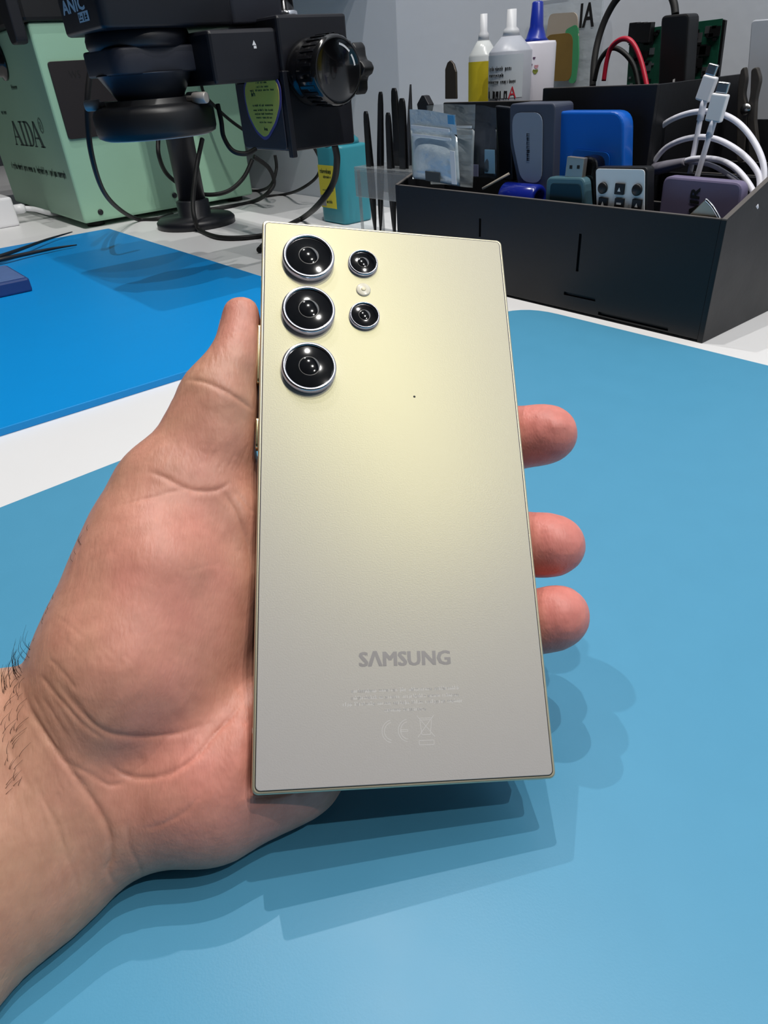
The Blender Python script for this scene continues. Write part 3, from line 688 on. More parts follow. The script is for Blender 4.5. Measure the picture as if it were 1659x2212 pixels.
def plug(x0, y0, x1, y1, x2, y2, x3, y3, b, w_):
    p0, p1, p2, p3 = [PB(x, y, b) for x, y in ((x0, y0), (x1, y1), (x2, y2), (x3, y3))]
    ax = p1 - p0; ln = np.linalg.norm(ax); ax /= ln; sd = np.cross(ax, (0, 1., 0)); sd /= np.linalg.norm(sd)
    MB().obox((p0 + p1) / 2, sd * w_ * .42, (0, 1.4, 0), ax * ln / 2).build('metal_tip', M_STEEL, t, bevel=.9, bseg=3)
    ln2 = np.linalg.norm(p2 - p1)
    MB().obox((p1 + p2) / 2, sd * w_ * .58, (0, 2.4, 0), ax * ln2 / 2).build('plug_body', M_WHITE, t, bevel=1.2, bseg=3)
    MB().tube([p2 + ax * -1, (p2 * .75 + p3 * .25)], 2.4, seg=12).build('plug_sleeve', M_CAB, t)
    MB().tube([p2, (p2 + p3) / 2, p3], 1.9, seg=12).build('plug_lead', M_CAB, t)
plug(1543, 138, 1534, 163, 1520, 219, 1490, 375, 536, 9)
plug(1565, 177, 1558, 202, 1541, 263, 1505, 385, 520, 10)
MB().tube([PB(1412, 366, 538), PB(1440, 360, 536), PB(1482, 350, 532)], [4.5, 4.5, 3], seg=12).build('cable_boot', mat('grey_rubber', (120, 118, 128), .6), t)

# ------------------------------------------------------------------ bottles on the raised tier
M_BOTW = mat('milky_plastic', (206, 208, 212), .4)
M_BOTG = mat('silver_grey_plastic', (168, 172, 182), .35, mottle=.05)
def bottle(label, xc, ybody0, ytop, b, r, zb, prof, m_body, m_nozzle, nozzle):
    q = PB(xc, ybody0, b); t = thing('dropper_bottle', label, 'bottle', (q[0], b, zb))
    z1 = q[2]
    MB().lathe([(r - 1.5, 0), (r, 1.5), (r, z1 - zb)] + [(r * k, z1 - zb + h) for k, h in prof], (q[0], b, zb), seg=36).build('body', m_body, t)
    zt = z1 + prof[-1][1]; ztop = PB(xc, ytop, b)[2]; H_ = ztop - zt
    MB().lathe([(rr, h * H_) for rr, h in nozzle], (q[0], b, zt), seg=24).build('nozzle', m_nozzle, t)
    return t, q[0], z1
M_YB = mat('yellow_wrap', (206, 186, 36), .5, mottle=.15, mscale=90)
t, a_, z_ = bottle('small clear dropper bottle with yellow wrap and thin white nozzle', 1044, 122, 30, 592, 14.5, 88, [(.95, 2), (.66, 8), (.42, 13)], mat('clear_bottle', (196, 200, 200), .25), M_BOTW, [(5.5, 0), (5, .25), (3.6, .35), (3.4, 1)])
MB().lathe([(14.8, 0), (14.8, z_ - 94)], (a_, 592, 90), seg=36, cap=False).build('label_wrap', M_YB, t)
t, a_, z_ = bottle('silver grey dropper bottle with white nozzle and red and black printed label', 1103, 112, 20, 574, 20, 88, [(.97, 1), (.45, 12)], M_BOTG, M_BOTW, [(8, 0), (7, .25), (4.6, .35), (4.2, 1)])
lbl = MB(); A0, A1 = math.radians(205), math.radians(348)
vs = [(a_ + 20.3 * math.cos(A0 + (A1 - A0) * i / 16), 574 + 20.3 * math.sin(A0 + (A1 - A0) * i / 16), z) for z in (z_ - 36, z_ - 2) for i in range(17)]
lbl.add(vs, [[i, i + 1, i + 18, i + 17] for i in range(16)], True)
lb = lbl.build('label', mat('pale_label', (196, 204, 212), .45), t)
def on_cyl(mb2, r, ang0, ang1, z0, z1):
    out = MB()
    V_ = np.array(mb2.v); u = V_[:, 0]; v = V_[:, 1]
    an = ang0 + (ang1 - ang0) * u
    out.add([(a_ + r * math.cos(q), 574 + r * math.sin(q), z0 + (z1 - z0) * k) for q, k in zip(an, v)], mb2.f); return out
def unit(fn, *a): m_ = MB(); fn(m_, *a[:1], (0, 0, 0), (1, 0, 0), (0, 1, 0), *a[1:]) if fn is text_on else fn(m_, (0, 0, 0), (1, 0, 0), (0, 1, 0), *a); return m_
R_ = math.radians
on_cyl(unit(scribble_on, (12, 4), 3), 20.6, R_(236), R_(318), z_ - 14, z_ - 10.5).build('label_print', M_INK, lb)
on_cyl(unit(scribble_on, (9,), 4), 20.6, R_(242), R_(296), z_ - 19, z_ - 15.8).build('label_print', M_INK, lb)
on_cyl(unit(scribble_on, (10, 9), 5), 20.6, R_(234), R_(330), z_ - 24, z_ - 21).build('label_print', M_INK, lb)
on_cyl(unit(scribble_on, (1, 4), 9), 20.6, R_(238), R_(308), z_ - 36, z_ - 27).build('label_print', M_INK, lb)
on_cyl(unit(text_on, 'A'), 20.7, R_(309), R_(330), z_ - 36.5, z_ - 27).build('label_initial', mat('red_ink', (190, 40, 56), .5), lb)
t = thing('squeeze_bottle', 'squat white bottle with floral print and tall cobalt blue cap', 'bottle', (PB(1160, 100, 612)[0], 612, 88))
a_ = PB(1157, 100, 612)[0]; zt = PB(1160, 90, 612)[2]
MB().lathe([(18, 0), (19.5, 1.5), (19.5, zt - 88 - 2), (18.5, zt - 88), (8, zt - 88 + .5)], (a_, 612, 88), seg=40).build('body', mat('white_gloss_plastic', (216, 214, 224), .3, coat=.3), t)
zc = PB(1157, 6, 612)[2]
MB().lathe([(13, 0), (9.5, 3), (6.4, 12), (5.2, zc - zt), (4, zc - zt + 1), (0.01, zc - zt + 1)], (a_, 612, zt), seg=30).build('cap', mat('cobalt_plastic', (20, 44, 150), .3, coat=.3), t)
fl = random.Random(3)
for i in range(26):
    an = R_(255 + 62 * fl.random()); z = 100 + (zt - 112) * fl.random(); rr = 1.2 + 1.5 * fl.random(); mm = [mat('petal_red', (176, 60, 84), .5), mat('leaf_green', (126, 136, 60), .5), mat('petal_plum', (92, 66, 96), .5), mat('petal_pink', (206, 150, 160), .5)][i % 4]
    vs = [(a_ + 19.75 * math.cos(an + rr * math.cos(q) / 19.7), 612 + 19.75 * math.sin(an + rr * math.cos(q) / 19.7), z + rr * (.7 + .3 * math.sin(3 * q)) * math.sin(q)) for q in np.linspace(0, 2 * math.pi, 11)[:-1]]
    MB().add(vs, [list(range(10))]).build('printed_petal', mm, t)
MB().prism([PB(961, 214, 600), PB(961, 150, 600), PB(966, 135, 600), PB(972, 130, 600), PB(979, 138, 600), PB(984, 155, 600), PB(985, 214, 600)], (0, 3, 0)).build('spatula', mat('bronze_grey_metal', (96, 90, 84), .35, metal=.8), label='dull grey round ended spatula standing against the wall side', cat='spatula', bevel=.7)

# ------------------------------------------------------------------ bag of parts against the wall
def flat_bag():
    b = 702
    t = thing('parts_bag', 'clear plastic bag with amber and green contents hung against the wall', 'bag', PB(1235, 180, b))
    P = [PB(1160, 0, b), PB(1303, -20, b), PB(1285, 190, b), PB(1178, 190, b)]
    MB().prism(P, (0, 3, 0)).build('film', M_FILM, t)
    MB().prism(rpoly([PB(1186, 30, b - 2.2), PB(1246, 26, b - 2.2), PB(1250, 90, b - 2.2), PB(1178, 92, b - 2.2)], 6), (0, 1.4, 0)).build('cream_card', mat('cream_card', (170, 160, 148), .6), t)
    MB().prism(rpoly([PB(1178, 76, b - 2.6), PB(1238, 70, b - 2.6), PB(1234, 175, b - 2.6), PB(1184, 175, b - 2.6)], 9), (0, 1.6, 0)).build('amber_part', mat('amber_plastic', (124, 100, 52), .45, mottle=.2), t)
    MB().prism(rpoly([PB(1218, 66, b - 2.4), PB(1248, 50, b - 2.4), PB(1250, 120, b - 2.4), PB(1242, 180, b - 2.4), PB(1228, 180, b - 2.4), PB(1236, 110, b - 2.4)], 6), (0, 1.5, 0)).build('green_part', mat('green_film', (70, 150, 104), .4), t)
    MB().box(PB(1168, 2, b)[0], PB(1230, 2, b)[0], b - 1, b, PB(1168, 3, b)[2], PB(1168, 3, b)[2] + 14).build('header_card', M_WHITE, t)
    mb = MB(); o = PB(1252, 60, b - .3)
    text_on(mb, 'IA', o + np.array([0, -.2, 0]), np.array([17, 0, 0]), np.array([0, 0, 20]), bold=.6); mb.build('marker_lettering', M_INK, t)
flat_bag()

# ------------------------------------------------------------------ electronics at the back right
M_PCB = mat('green_pcb', (18, 74, 56), .4, mottle=.3, mscale=160)
M_CHIP = mat('chip_black', (16, 16, 18), .4)
M_SOLD = mat('solder', (170, 174, 176), .3, metal=.9)
def board(label, pix, b, seed):
    P = [PB(x, y, b) for x, y in pix]; t = thing('circuit_board', label, 'circuit board', (P[2] + P[3]) / 2)
    MB().prism(P, (0, 1.8, 0)).build('board', M_PCB, t, bevel=.2)
    rg = random.Random(seed)
    for i in range(34):
        u, v = rg.uniform(.06, .9), rg.uniform(.05, .8); q = (1 - v) * ((1 - u) * P[0] + u * P[1]) + v * ((1 - u) * P[3] + u * P[2])
        w_, h_ = rg.choice(((2.5, 2.5), (1.2, .8), (4.5, 3.5), (1.6, 1), (3, 1.4))); m_, nm = ((M_CHIP, 'chip') if rg.random() < .55 else (M_SOLD, 'solder_pad'))
        MB().box(q[0] - w_, q[0] + w_, b - (1.4 if nm == 'chip' else .5), b, q[2] - h_, q[2] + h_).build(nm, m_, t)
    return t
board('green circuit board with black rim standing behind the black charger bar', ((1480, 50), (1560, 40), (1535, 250), (1470, 260)), 640, 5)
slab_b(((1561, 42), (1567, 44), (1541, 250), (1534, 250)), 641, 3).build('backing_strip', M_CHIP, label='thin black strip along the circuit board edge', cat='strip')
t = board('dark green circuit board with relay row left of the black charger bar', ((1361, 66), (1432, 56), (1428, 240), (1350, 240)), 646, 8)
mb = MB()
for k in range(3):
    q = PB(1374 + 15 * k, 62 + 4, 645); MB().box(q[0] - 4, q[0] + 4, 639, 646, q[2] - 9, q[2] + 6).build('relay', M_CHIP, t, bevel=.6)
t = thing('charger_bar', 'tall black plastic charger bar with thin cable arching out of its top', 'charger', PB(1450, 330, 604))
MB().prism(rpoly([PB(1428, 34, 604), PB(1489, 28, 604), PB(1470, 330, 604), PB(1414, 330, 604)], 4, 4), (0, 16, 0)).build('housing', M_BLACK, t, bevel=1.5)
MB().prism([PB(1454, 172, 603.8), PB(1458, 170, 603.8), PB(1456, 194, 603.8), PB(1452, 194, 603.8)], (0, -.4, 0)).build('status_light', M_WINK, t)
MB().tube([PB(1459, 32, 610), PB(1456, 8, 612), PB(1446, -14, 614), PB(1420, -34, 616), PB(1376, -34, 618), PB(1338, -8, 618), PB(1312, 32, 616), PB(1294, 80, 612), PB(1284, 130, 606), PB(1280, 190, 600)], 2.9, seg=12).build('cable_tail', M_RUBBER, t)
MB().tube([PB(1304, 175, 590), PB(1311, 130, 590), PB(1322, 100, 590), PB(1345, 84, 588), PB(1366, 92, 586), PB(1384, 130, 584), PB(1398, 190, 580), PB(1404, 235, 578)], 2.0, seg=10).build('red_wire', mat('red_wire', (176, 26, 52), .4), label='thin red wire arching over the organizer tier', cat='wire')
MB().tube([PB(1284, 175, 596), PB(1294, 135, 596), PB(1312, 110, 596), PB(1330, 104, 596), PB(1352, 118, 594), PB(1370, 145, 592), PB(1380, 190, 590)], 2.0, seg=10).build('black_wire', M_RUBBER, label='thin black wire arching just under the red wire', cat='wire')
MB().prism([PB(1486, 203, 600), PB(1496, 206, 600), PB(1507, 218, 600), PB(1494, 240, 600), PB(1480, 246, 600), PB(1482, 220, 600)], (0, 5, 0)).build('connector_housing', mat('beige_plastic', (190, 178, 158), .5), label='little beige plug housing between the charger bar and white plugs', cat='connector', bevel=.6)
slab_b(((1623, 44), (1700, 38), (1690, 260), (1606, 260)), 620, 5, 3).build('cover_plate', mat('pale_grey_cover', (188, 192, 200), .45, mottle=.03), label='pale grey flat cover plate standing upright at the organizer end', cat='plate', bevel=.8)
t = thing('pliers', 'dark weathered pliers standing jaws up in front of the grey plate', 'pliers', PB(1625, 360, 598))
M_PLI = mat('weathered_steel', (84, 80, 76), .5, metal=.7, mottle=.3, mscale=120)
MB().prism(rpoly([PB(1600, 150, 598), PB(1608, 144, 598), PB(1612, 170, 598), PB(1606, 205, 598), PB(1616, 240, 598), PB(1606, 350, 598), PB(1590, 350, 598), PB(1592, 220, 598), PB(1594, 180, 598)], 3), (0, 5, 0)).build('jaw', M_PLI, t, bevel=.7)
MB().prism(rpoly([PB(1622, 150, 598), PB(1634, 144, 598), PB(1642, 170, 598), PB(1632, 215, 598), PB(1630, 260, 598), PB(1640, 350, 598), PB(1618, 350, 598), PB(1612, 240, 598), PB(1620, 205, 598)], 3), (0, 5, 0)).build('jaw', M_PLI, t, bevel=.7)
q = PB(1612, 236, 597.5); MB().lathe([(4, 0), (4, 1.5), (0.01, 2)], q, (0, -1, 0), seg=16).build('pivot', M_STEEL, t)
# ================================================================== the phone (phone axes: u right, v up, w out of its back)
phone = bpy.data.objects.new('smartphone', None); COL.objects.link(phone)
phone.empty_display_size = .02
pm = Matrix.Identity(4)
for i in range(3):
    for j in range(3): pm[i][j] = PR[i, j] * PSC
    pm[i][3] = PT[i] * S
phone.matrix_world = pm
ROOT[phone.name] = np.zeros(3)
tag(phone, 'pale gold smartphone held back side up with five camera lenses', 'phone')

def satin_gold():
    m = bpy.data.materials.new('satin_gold_glass'); m.use_nodes = True; nt = m.node_tree; N = nt.nodes; L = nt.links
    a = N['Principled BSDF']
    a.inputs['Base Color'].default_value = (*lin((174, 170, 172)), 1); a.inputs['Roughness'].default_value = .5; a.inputs['Specular IOR Level'].default_value = .4
    b = N.new('ShaderNodeBsdfPrincipled')
    b.inputs['Base Color'].default_value = (*lin((236, 230, 140)), 1); b.inputs['Metallic'].default_value = 1; b.inputs['Roughness'].default_value = .38
    mx = N.new('ShaderNodeMixShader'); mx.inputs[0].default_value = .10
    L.new(a.outputs[0], mx.inputs[1]); L.new(b.outputs[0], mx.inputs[2]); L.new(mx.outputs[0], N['Material Output'].inputs['Surface'])
    tc = N.new('ShaderNodeTexCoord'); nz = N.new('ShaderNodeTexNoise'); nz.inputs['Scale'].default_value = 2600; nz.inputs['Detail'].default_value = 2
    L.new(tc.outputs['Object'], nz.inputs['Vector'])
    bp = N.new('ShaderNodeBump'); bp.inputs['Strength'].default_value = .05; bp.inputs['Distance'].default_value = .0004
    L.new(nz.outputs['Fac'], bp.inputs['Height']); L.new(bp.outputs['Normal'], a.inputs['Normal']); L.new(bp.outputs['Normal'], b.inputs['Normal'])
    return m
M_BACK = satin_gold()
M_TI = mat('gold_titanium', (206, 198, 172), .4, metal=.8, mottle=.03, mscale=400)
M_TIB = mat('gold_titanium_bright', (236, 224, 176), .22, metal=1)
M_BAND = mat('antenna_band', (188, 184, 170), .55)
M_GAP = mat('gap_black', (34, 32, 28), .6)
M_LENS = mat('lens_black_glass', (3, 3, 5), .06, spec=.8, coat=1.0)
M_LENSR = mat('lens_ring_metal', (206, 206, 214), .2, metal=1)
M_LENSI = mat('lens_inner', (6, 6, 8), .3)
M_LOGO = mat('logo_grey', (150, 147, 146), .35, metal=.4)
M_FINE = mat('fine_print', (202, 199, 196), .5)
W2, L2, TH = 38.0, 81.15, 8.6
def rr3(x0, x1, y0, y1, r, w, seg=6): return [(x, y, w) for x, y in rrect(x0, x1, y0, y1, r, seg)]
fr = MB().prism(rr3(-W2, W2, -L2, L2, 1.7, -TH), (0, 0, TH - .12), True).build('frame', M_TI, phone, bevel=.55, bseg=3, raw=True)
MB().prism(rr3(-W2 + .75, W2 - .75, -L2 + .75, L2 - .75, 1.4, -.3), (0, 0, .24)).build('back_gasket', M_GAP, phone, raw=True)
bk = MB().prism(rr3(-W2 + .95, W2 - .95, -L2 + .95, L2 - .95, 1.2, -.35), (0, 0, .40)).build('back_glass', M_BACK, phone, bevel=.16, bseg=3, raw=True)
MB().prism(rr3(-W2 + .9, W2 - .9, -L2 + .9, L2 - .9, 2.0, -TH - .15), (0, 0, .3)).build('screen', M_LENS, phone, bevel=.1, raw=True)
# keys on the left edge
for v0, v1, nm in ((27.6, 46.6, 'volume_key'), (7.6, 16.9, 'power_key')):
    MB().prism([(-W2 - .75, y, z) for y, z in rrect(v0, v1, -5.9, -2.2, 1.2, 4)], (.9, 0, 0), True).build(nm, M_TIB, phone, bevel=.2, raw=True)
# antenna bands
for box in ((-W2 - .03, -W2 + .4, -67.2, -65.9), (-W2 - .03, -W2 + .4, 60, 61.2)):
    MB().box(*box, -TH + .5, -.6).build('antenna_band', M_BAND, phone, raw=True)
for u in (-24.5, 20.0):
    MB().box(u - .6, u + .6, -L2 - .03, -L2 + .4, -TH + .5, -.6).build('antenna_band', M_BAND, phone, raw=True)
q = PH(893, 503, 0); MB().box(q[0] - .6, q[0] + .6, L2 - .4, L2 + .03, -TH + .5, -.6).build('antenna_band', M_BAND, phone, raw=True)
MB().box(31, 35.5, -L2 - .25, -L2 + .3, -6.2, -2.4).build('stylus_cap', M_TI, phone, bevel=.2, raw=True)
# camera lenses
def lens(x, y, R, rise, ring_w, deep):
    q = PH(x, y, rise); c = (q[0], q[1], 0.0)
    ro = MB().lathe([(R, .0), (R, rise - .35), (R - .3, rise), (R - ring_w + .15, rise), (R - ring_w, rise - .25), (R - ring_w, .1)], c, seg=64, cap=False).build('lens_ring', M_LENSR, phone, raw=True)
    r = R - ring_w
    MB().lathe([(r, rise - .5), (r * .72, rise - .5 + r * .035), (r * .4, rise - .5 + r * .055), (0.001, rise - .5 + r * .065)], c, seg=56, cap=False).build('cover_glass', M_LENS, ro, raw=True)
    el = MB().lathe([(r * .42, rise - .5 + r * .055), (r * .38, rise - .5 + r * .066), (r * .25, rise - .5 + r * .085), (r * .1, rise - .5 + r * .095), (0.001, rise - .5 + r * .096)], c, seg=40, cap=False).build('front_element', M_LENS, ro, raw=True)
    MB().lathe([(r * .42, rise - .5 + r * .055), (r * .44, rise - .5 + r * .058), (r * .46, rise - .5 + r * .05)], c, seg=40, cap=False).build('element_rim', M_LENSI, ro, raw=True)
for x, y in ((667, 551), (667, 666), (668, 790)): lens(x, y, 7.75, 2.3, 1.05, 1)
for x, y in ((785, 565), (788, 679)): lens(x, y, 4.55, 1.3, .62, 0)
q = PH(785, 626, .1)
fl_ = MB().lathe([(2.2, .02), (2.2, .3), (1.8, .44), (0.001, .52)], (q[0], q[1], 0), seg=32).build('flash_lens', mat('flash_cream', (226, 220, 200), .25, coat=.5), phone, raw=True)
MB().lathe([(.8, .45), (.5, .62), (0.001, .66)], (q[0], q[1], 0), seg=20).build('flash_diode', mat('flash_yellow', (236, 226, 190), .3), fl_, raw=True)
q = PH(895, 857, 0); MB().lathe([(.36, .052), (0.001, .056)], (q[0], q[1], 0), seg=16, cap=False).build('microphone_hole', M_INK, phone, raw=True)
# maker's name
o = PH(777, 1440, 0); e = PH(972, 1434, 0); tp = PH(778, 1408, 0)
mb = MB(); text_on(mb, 'S\u039bMSUNG', (o[0], o[1], .06), (e[0] - o[0], 0, 0), (0, tp[1] - o[1], 0), bold=.22)
mb.build('maker_lettering', M_LOGO, phone, raw=True)
mb = MB()
for (x0, x1, y, wds, sd) in ((758, 991, 1493, (11, 8, 3, 10, 11), 1), (758, 991, 1508, (12, 2, 7, 11, 6, 8), 2), (740, 1000, 1522, (4, 9, 6, 7, 5, 9, 7), 3), (830, 920, 1534, (8, 11), 4)):
    q0, q1 = PH(x0, y, 0), PH(x1, y - 3, 0); scribble_on(mb, (q0[0], q0[1] - .4, .062), (q1[0] - q0[0], 0, 0), (0, .95, 0), wds, sd)
mb.build('regulatory_print', M_FINE, phone, raw=True)
def outline(mb, pts, w_, closed=False):
    pts = [np.array(p, float) for p in pts]
    for i in range(len(pts) - (0 if closed else 1)):
        a, b = pts[i], pts[(i + 1) % len(pts)]; d = b - a; n = np.array([-d[1], d[0]]) / (np.linalg.norm(d) + 1e-9) * w_ / 2
        mb.add([(*(a + n), .062), (*(b + n), .062), (*(b - n), .062), (*(a - n), .062)], [[0, 1, 2, 3]])
mb = MB()
cC = PH(838, 1580, 0); cE = PH(873, 1578, 0); cB = PH(920, 1572, 0)
for c, ext in ((cC, 0), (cE, 1)):
    for r in (2.7, 2.1):
        outline(mb, [(c[0] + 1.2 + r * math.cos(t_), c[1] + r * math.sin(t_)) for t_ in np.linspace(R_(100), R_(260), 14)], .12)
    if ext: outline(mb, [(c[0] - .8, c[1] + .2), (c[0] + .9, c[1] + .2), (c[0] + .9, c[1] - .25), (c[0] - .8, c[1] - .25)], .12, True)
x, y = cB[0], cB[1]
outline(mb, [(x - 1.5, y + 1.9), (x + 1.5, y + 1.9), (x + 1.1, y - 1.6), (x - 1.1, y - 1.6)], .12, True)
outline(mb, [(x - 2.2, y + 3.0), (x + 2.2, y - 2.2)], .12); outline(mb, [(x + 2.2, y + 3.0), (x - 2.2, y - 2.2)], .12)
outline(mb, [(x - 1.8, y + 2.3), (x + 1.8, y + 2.3)], .12)
outline(mb, [(x - 1.9, y - 3.0), (x + 1.9, y - 3.0), (x + 1.9, y - 4.0), (x - 1.9, y - 4.0)], .12, True)
mb.build('regulatory_symbols', M_FINE, phone, raw=True)

# ================================================================== the hand and forearm (phone axes, millimetres)
# ---- hand signed distance field, phone frame, millimetres ----
def hand_prims(K):
    """returns list of groups: (blend_k, [ (p0,r0,p1,r1), ...])"""
    G=[]
    def chain(pts,k=3.0):
        G.append((k,[(pts[i][0],pts[i][1],pts[i+1][0],pts[i+1][1]) for i in range(len(pts)-1)]))
    V=lambda *a: np.array(a,float)
    # thumb
    tip=V(-43.4,50.2,-7);ip=V(-49.2,25.5,-8.5)
    chain([(tip+V(0,0,2.2),5.6),(tip+V(-.6,-9,2.2),6.0),(tip+V(-2.2,-16,2.2),7.0),(ip+V(0,0,2),9.0)],3)
    chain([(tip+V(0,0,-2.6),5.4),(tip+V(-.6,-9,-2.8),5.8),(tip+V(-2.2,-16,-2.6),6.8),(ip+V(0,0,-2),9.0)],3)
    chain([(ip,9.3),(V(-54.5,14,-10.5),10.2),(V(-60,2,-13.5),13),(V(-66.5,-12,-17),14.6)],4)
    chain([(V(-46.8,19,-8),8.2),(V(-47.4,11,-9),7.8),(V(-51,-4,-10),8),(V(-55,-16,-13),10)],4)
    chain([(V(-42.5,3,-15.5),6.2),(V(-43,-11,-12.5),7.6),(V(-44.5,-28,-14.5),8.6),(V(-47.5,-50,-19.5),10)],4)
    # thenar
    chain([(V(-64,-3,-15),14.2),(V(-65,-24,-16),19.8),(V(-70,-48,-18),22.3),(V(-82,-66,-22),19.5)],9)
    chain([(V(-54,-16,-18),12),(V(-55,-38,-18.5),14),(V(-58,-56,-19),15)],8)
    # palm slab : heel to knuckles
    chain([(V(-80,-72,-30),16),(V(-50,-12,-31),12),(V(-35,2,-27),10)],8)
    chain([(V(-72,-76,-30),16),(V(-40,-40,-33),13),(V(-24,-12,-29),11)],8)
    chain([(V(-66,-80,-29),16),(V(-32,-55,-33),14),(V(-14,-30,-28),11)],8)
    # hypothenar
    chain([(V(-67,-81,-26),18.5),(V(-50,-77.5,-26),20.6),(V(-31,-70.5,-26),19.6),(V(-11,-52,-27),12)],8)
    # fingers (behind the phone, tips around right edge)
    chain([(V(-36,2,-25),9.5),(V(2,13,-22.5),9.6),(V(27,17.2,-20),9.5),(V(41,18.8,-16.6),9.6),(V(48.4,17.6,-10.6),8.9),(V(50.4,17.0,-8.0),8.3)],3)
    chain([(V(-26,-12,-26),10.5),(V(4,-14,-23),9.8),(V(28,-15.0,-20),9.5),(V(40.5,-15.4,-16.8),9.5),(V(46.8,-17.0,-11),9.0),(V(48.8,-17.8,-8.6),8.4)],3)
    chain([(V(-15,-31,-26),10.2),(V(8,-37,-23),9.4),(V(29,-40,-19.8),9.0),(V(40,-40.2,-16.2),8.6),(V(46.0,-39.6,-10.8),8.5),(V(47.6,-39.0,-8.6),8.2)],3)
    chain([(V(-8,-50,-26),9.6),(V(10,-58,-21),8.4),(V(23,-61,-18.8),8.0),(V(31,-62,-17.6),7.5)],3)
    # wrist + forearm
    chain([(V(-84,-68,-26),18),(V(-101,-70.5,-26),20),(V(-128,-90,-16),21.5),(V(-190,-140,8),26),(V(-290,-214,48),31)],9)
    chain([(V(-71,-84,-27),16.8),(V(-90,-96.5,-25),16.6),(V(-116,-120,-15),19),(V(-168,-166,6),26),(V(-270,-240,46),31)],9)
    chain([(V(-84,-78,-25),20),(V(-112,-99,-19),21),(V(-178,-148,6),28),(V(-280,-226,47),33)],9)
    return G
def rcone(P,a,ra,b,rb):
    ba=b-a;L=np.sqrt(ba@ba);t=np.clip(((P-a)@ba)/(L*L),0,1)
    d=P-a-t[:,None]*ba
    return np.sqrt(np.einsum('ij,ij->i',d,d))-(ra+(rb-ra)*t)
def smin(a,b,k):
    h=np.clip(.5+.5*(b-a)/k,0,1);return b+(a-b)*h-k*h*(1-h)
def hand_sdf(P,G,KU=6.0):
    out=None
    for k,pr in G:
        g=None
        for p in pr:
            d=rcone(P,*p);g=d if g is None else smin(g,d,k)
        out=g if out is None else smin(out,g,min(KU,k+2.0))
    # keep the flesh out of the phone
    q=np.abs(P-np.array([0,0,-4.3]))-np.array([38.15,81.25,4.45])
    box=np.sqrt((np.maximum(q,0)**2).sum(1))+np.minimum(q.max(1),0)
    a,b=out,-(box-.05)
    h=np.clip(.5-.5*(b-a)/1.0,0,1);out=b+(a-b)*h+1.0*h*(1-h)
    # rest on the mat
    zz=80.47-.1673*P[:,0]+.6413*P[:,1]+.7488*P[:,2]
    fl=3.1-zz
    h=np.clip(.5-.5*(fl-out)/3.0,0,1);out=fl+(out-fl)*h+3.0*h*(1-h)
    return out

HG = hand_prims(None)
CREASES = [  # photo polyline, depth mm, width mm
    ([(404, 822), (440, 826), (485, 845), (525, 870), (548, 888)], .75, .8),
    ([(452, 720), (462, 770), (470, 800)], .18, .5), ([(475, 735), (490, 790)], .15, .5),
    ([(315, 1018), (350, 1028), (395, 1052), (430, 1060), (470, 1058), (500, 1040)], .7, .8),
    ([(250, 1095), (300, 1080), (335, 1072), (370, 1062), (400, 1058)], .45, .7),
    ([(480, 1058), (510, 1110), (535, 1180), (545, 1240)], .7, 1.0),
    ([(505, 1060), (530, 1090), (547, 1110)], .5, .7),
    ([(536, 1500), (500, 1548), (465, 1585), (430, 1628), (390, 1660), (345, 1678), (300, 1680), (262, 1668), (225, 1640)], .95, .9),
    ([(440, 1565), (390, 1582), (330, 1590), (270, 1588), (225, 1578), (185, 1548), (150, 1508), (122, 1470)], .85, 1.1),
    ([(230, 1600), (175, 1560), (120, 1500), (85, 1455)], .55, .9),
    ([(40, 1475), (62, 1535), (95, 1588), (135, 1640), (180, 1700), (215, 1752), (236, 1800), (240, 1850), (234, 1885), (258, 1925)], 1.25, 1.2),
    ([(130, 1640), (190, 1670), (235, 1695), (270, 1690)], .5, .8),
    ([(60, 1660), (95, 1730), (125, 1790), (145, 1850), (165, 1905), (175, 1975)], .4, .9),
    ([(10, 1600), (40, 1660), (75, 1720)], .35, .9),
    ([(275, 1770), (280, 1830), (300, 1870), (306, 1900)], .5, .9),
    ([(310, 1790), (360, 1775), (410, 1745), (430, 1715)], .3, .8),
    ([(120, 1330), (160, 1360), (200, 1395)], .2, .6), ([(105, 1420), (140, 1455), (165, 1490)], .35, .7),
    ([(405, 1235), (440, 1225), (480, 1215)], .15, .6),
]
rq = random.Random(5)
def fan(a0, a1, b0, b1, n, dep, wid, jit=7):
    """n fine skin lines: their starts run from a0 to a1, their ends from b0 to b1"""
    for i in range(n):
        t_ = (i + rq.uniform(-.25, .25)) / max(1, n - 1); l0, l1 = rq.uniform(0, .3), rq.uniform(.7, 1)
        p = [a0[k] + (a1[k] - a0[k]) * t_ for k in (0, 1)]; q = [b0[k] + (b1[k] - b0[k]) * t_ for k in (0, 1)]
        pts = [(p[0] + (q[0] - p[0]) * s_ + rq.uniform(-jit, jit) * .4, p[1] + (q[1] - p[1]) * s_ + rq.uniform(-jit, jit) * .4) for s_ in (l0, (l0 + l1) / 2, l1)]
        CREASES.append((pts, dep * rq.uniform(.6, 1.2), wid))
fan((355, 1030), (505, 1030), (385, 945), (540, 950), 15, .2, .5)
fan((300, 1010), (360, 1040), (340, 940), (400, 960), 6, .16, .5)
fan((412, 812), (520, 850), (440, 735), (500, 740), 8, .17, .5)
fan((60, 1490), (120, 1455), (150, 1660), (230, 1600), 5, .3, .6)
fan((20, 1500), (45, 1490), (130, 1720), (210, 1780), 6, .3, .6)
fan((10, 1650), (150, 1690), (60, 1850), (215, 1900), 9, .22, .7)
fan((60, 1850), (200, 1850), (80, 2000), (215, 1930), 7, .18, .7)
fan((180, 1150), (330, 1120), (150, 1330), (300, 1300), 12, .12, .6)
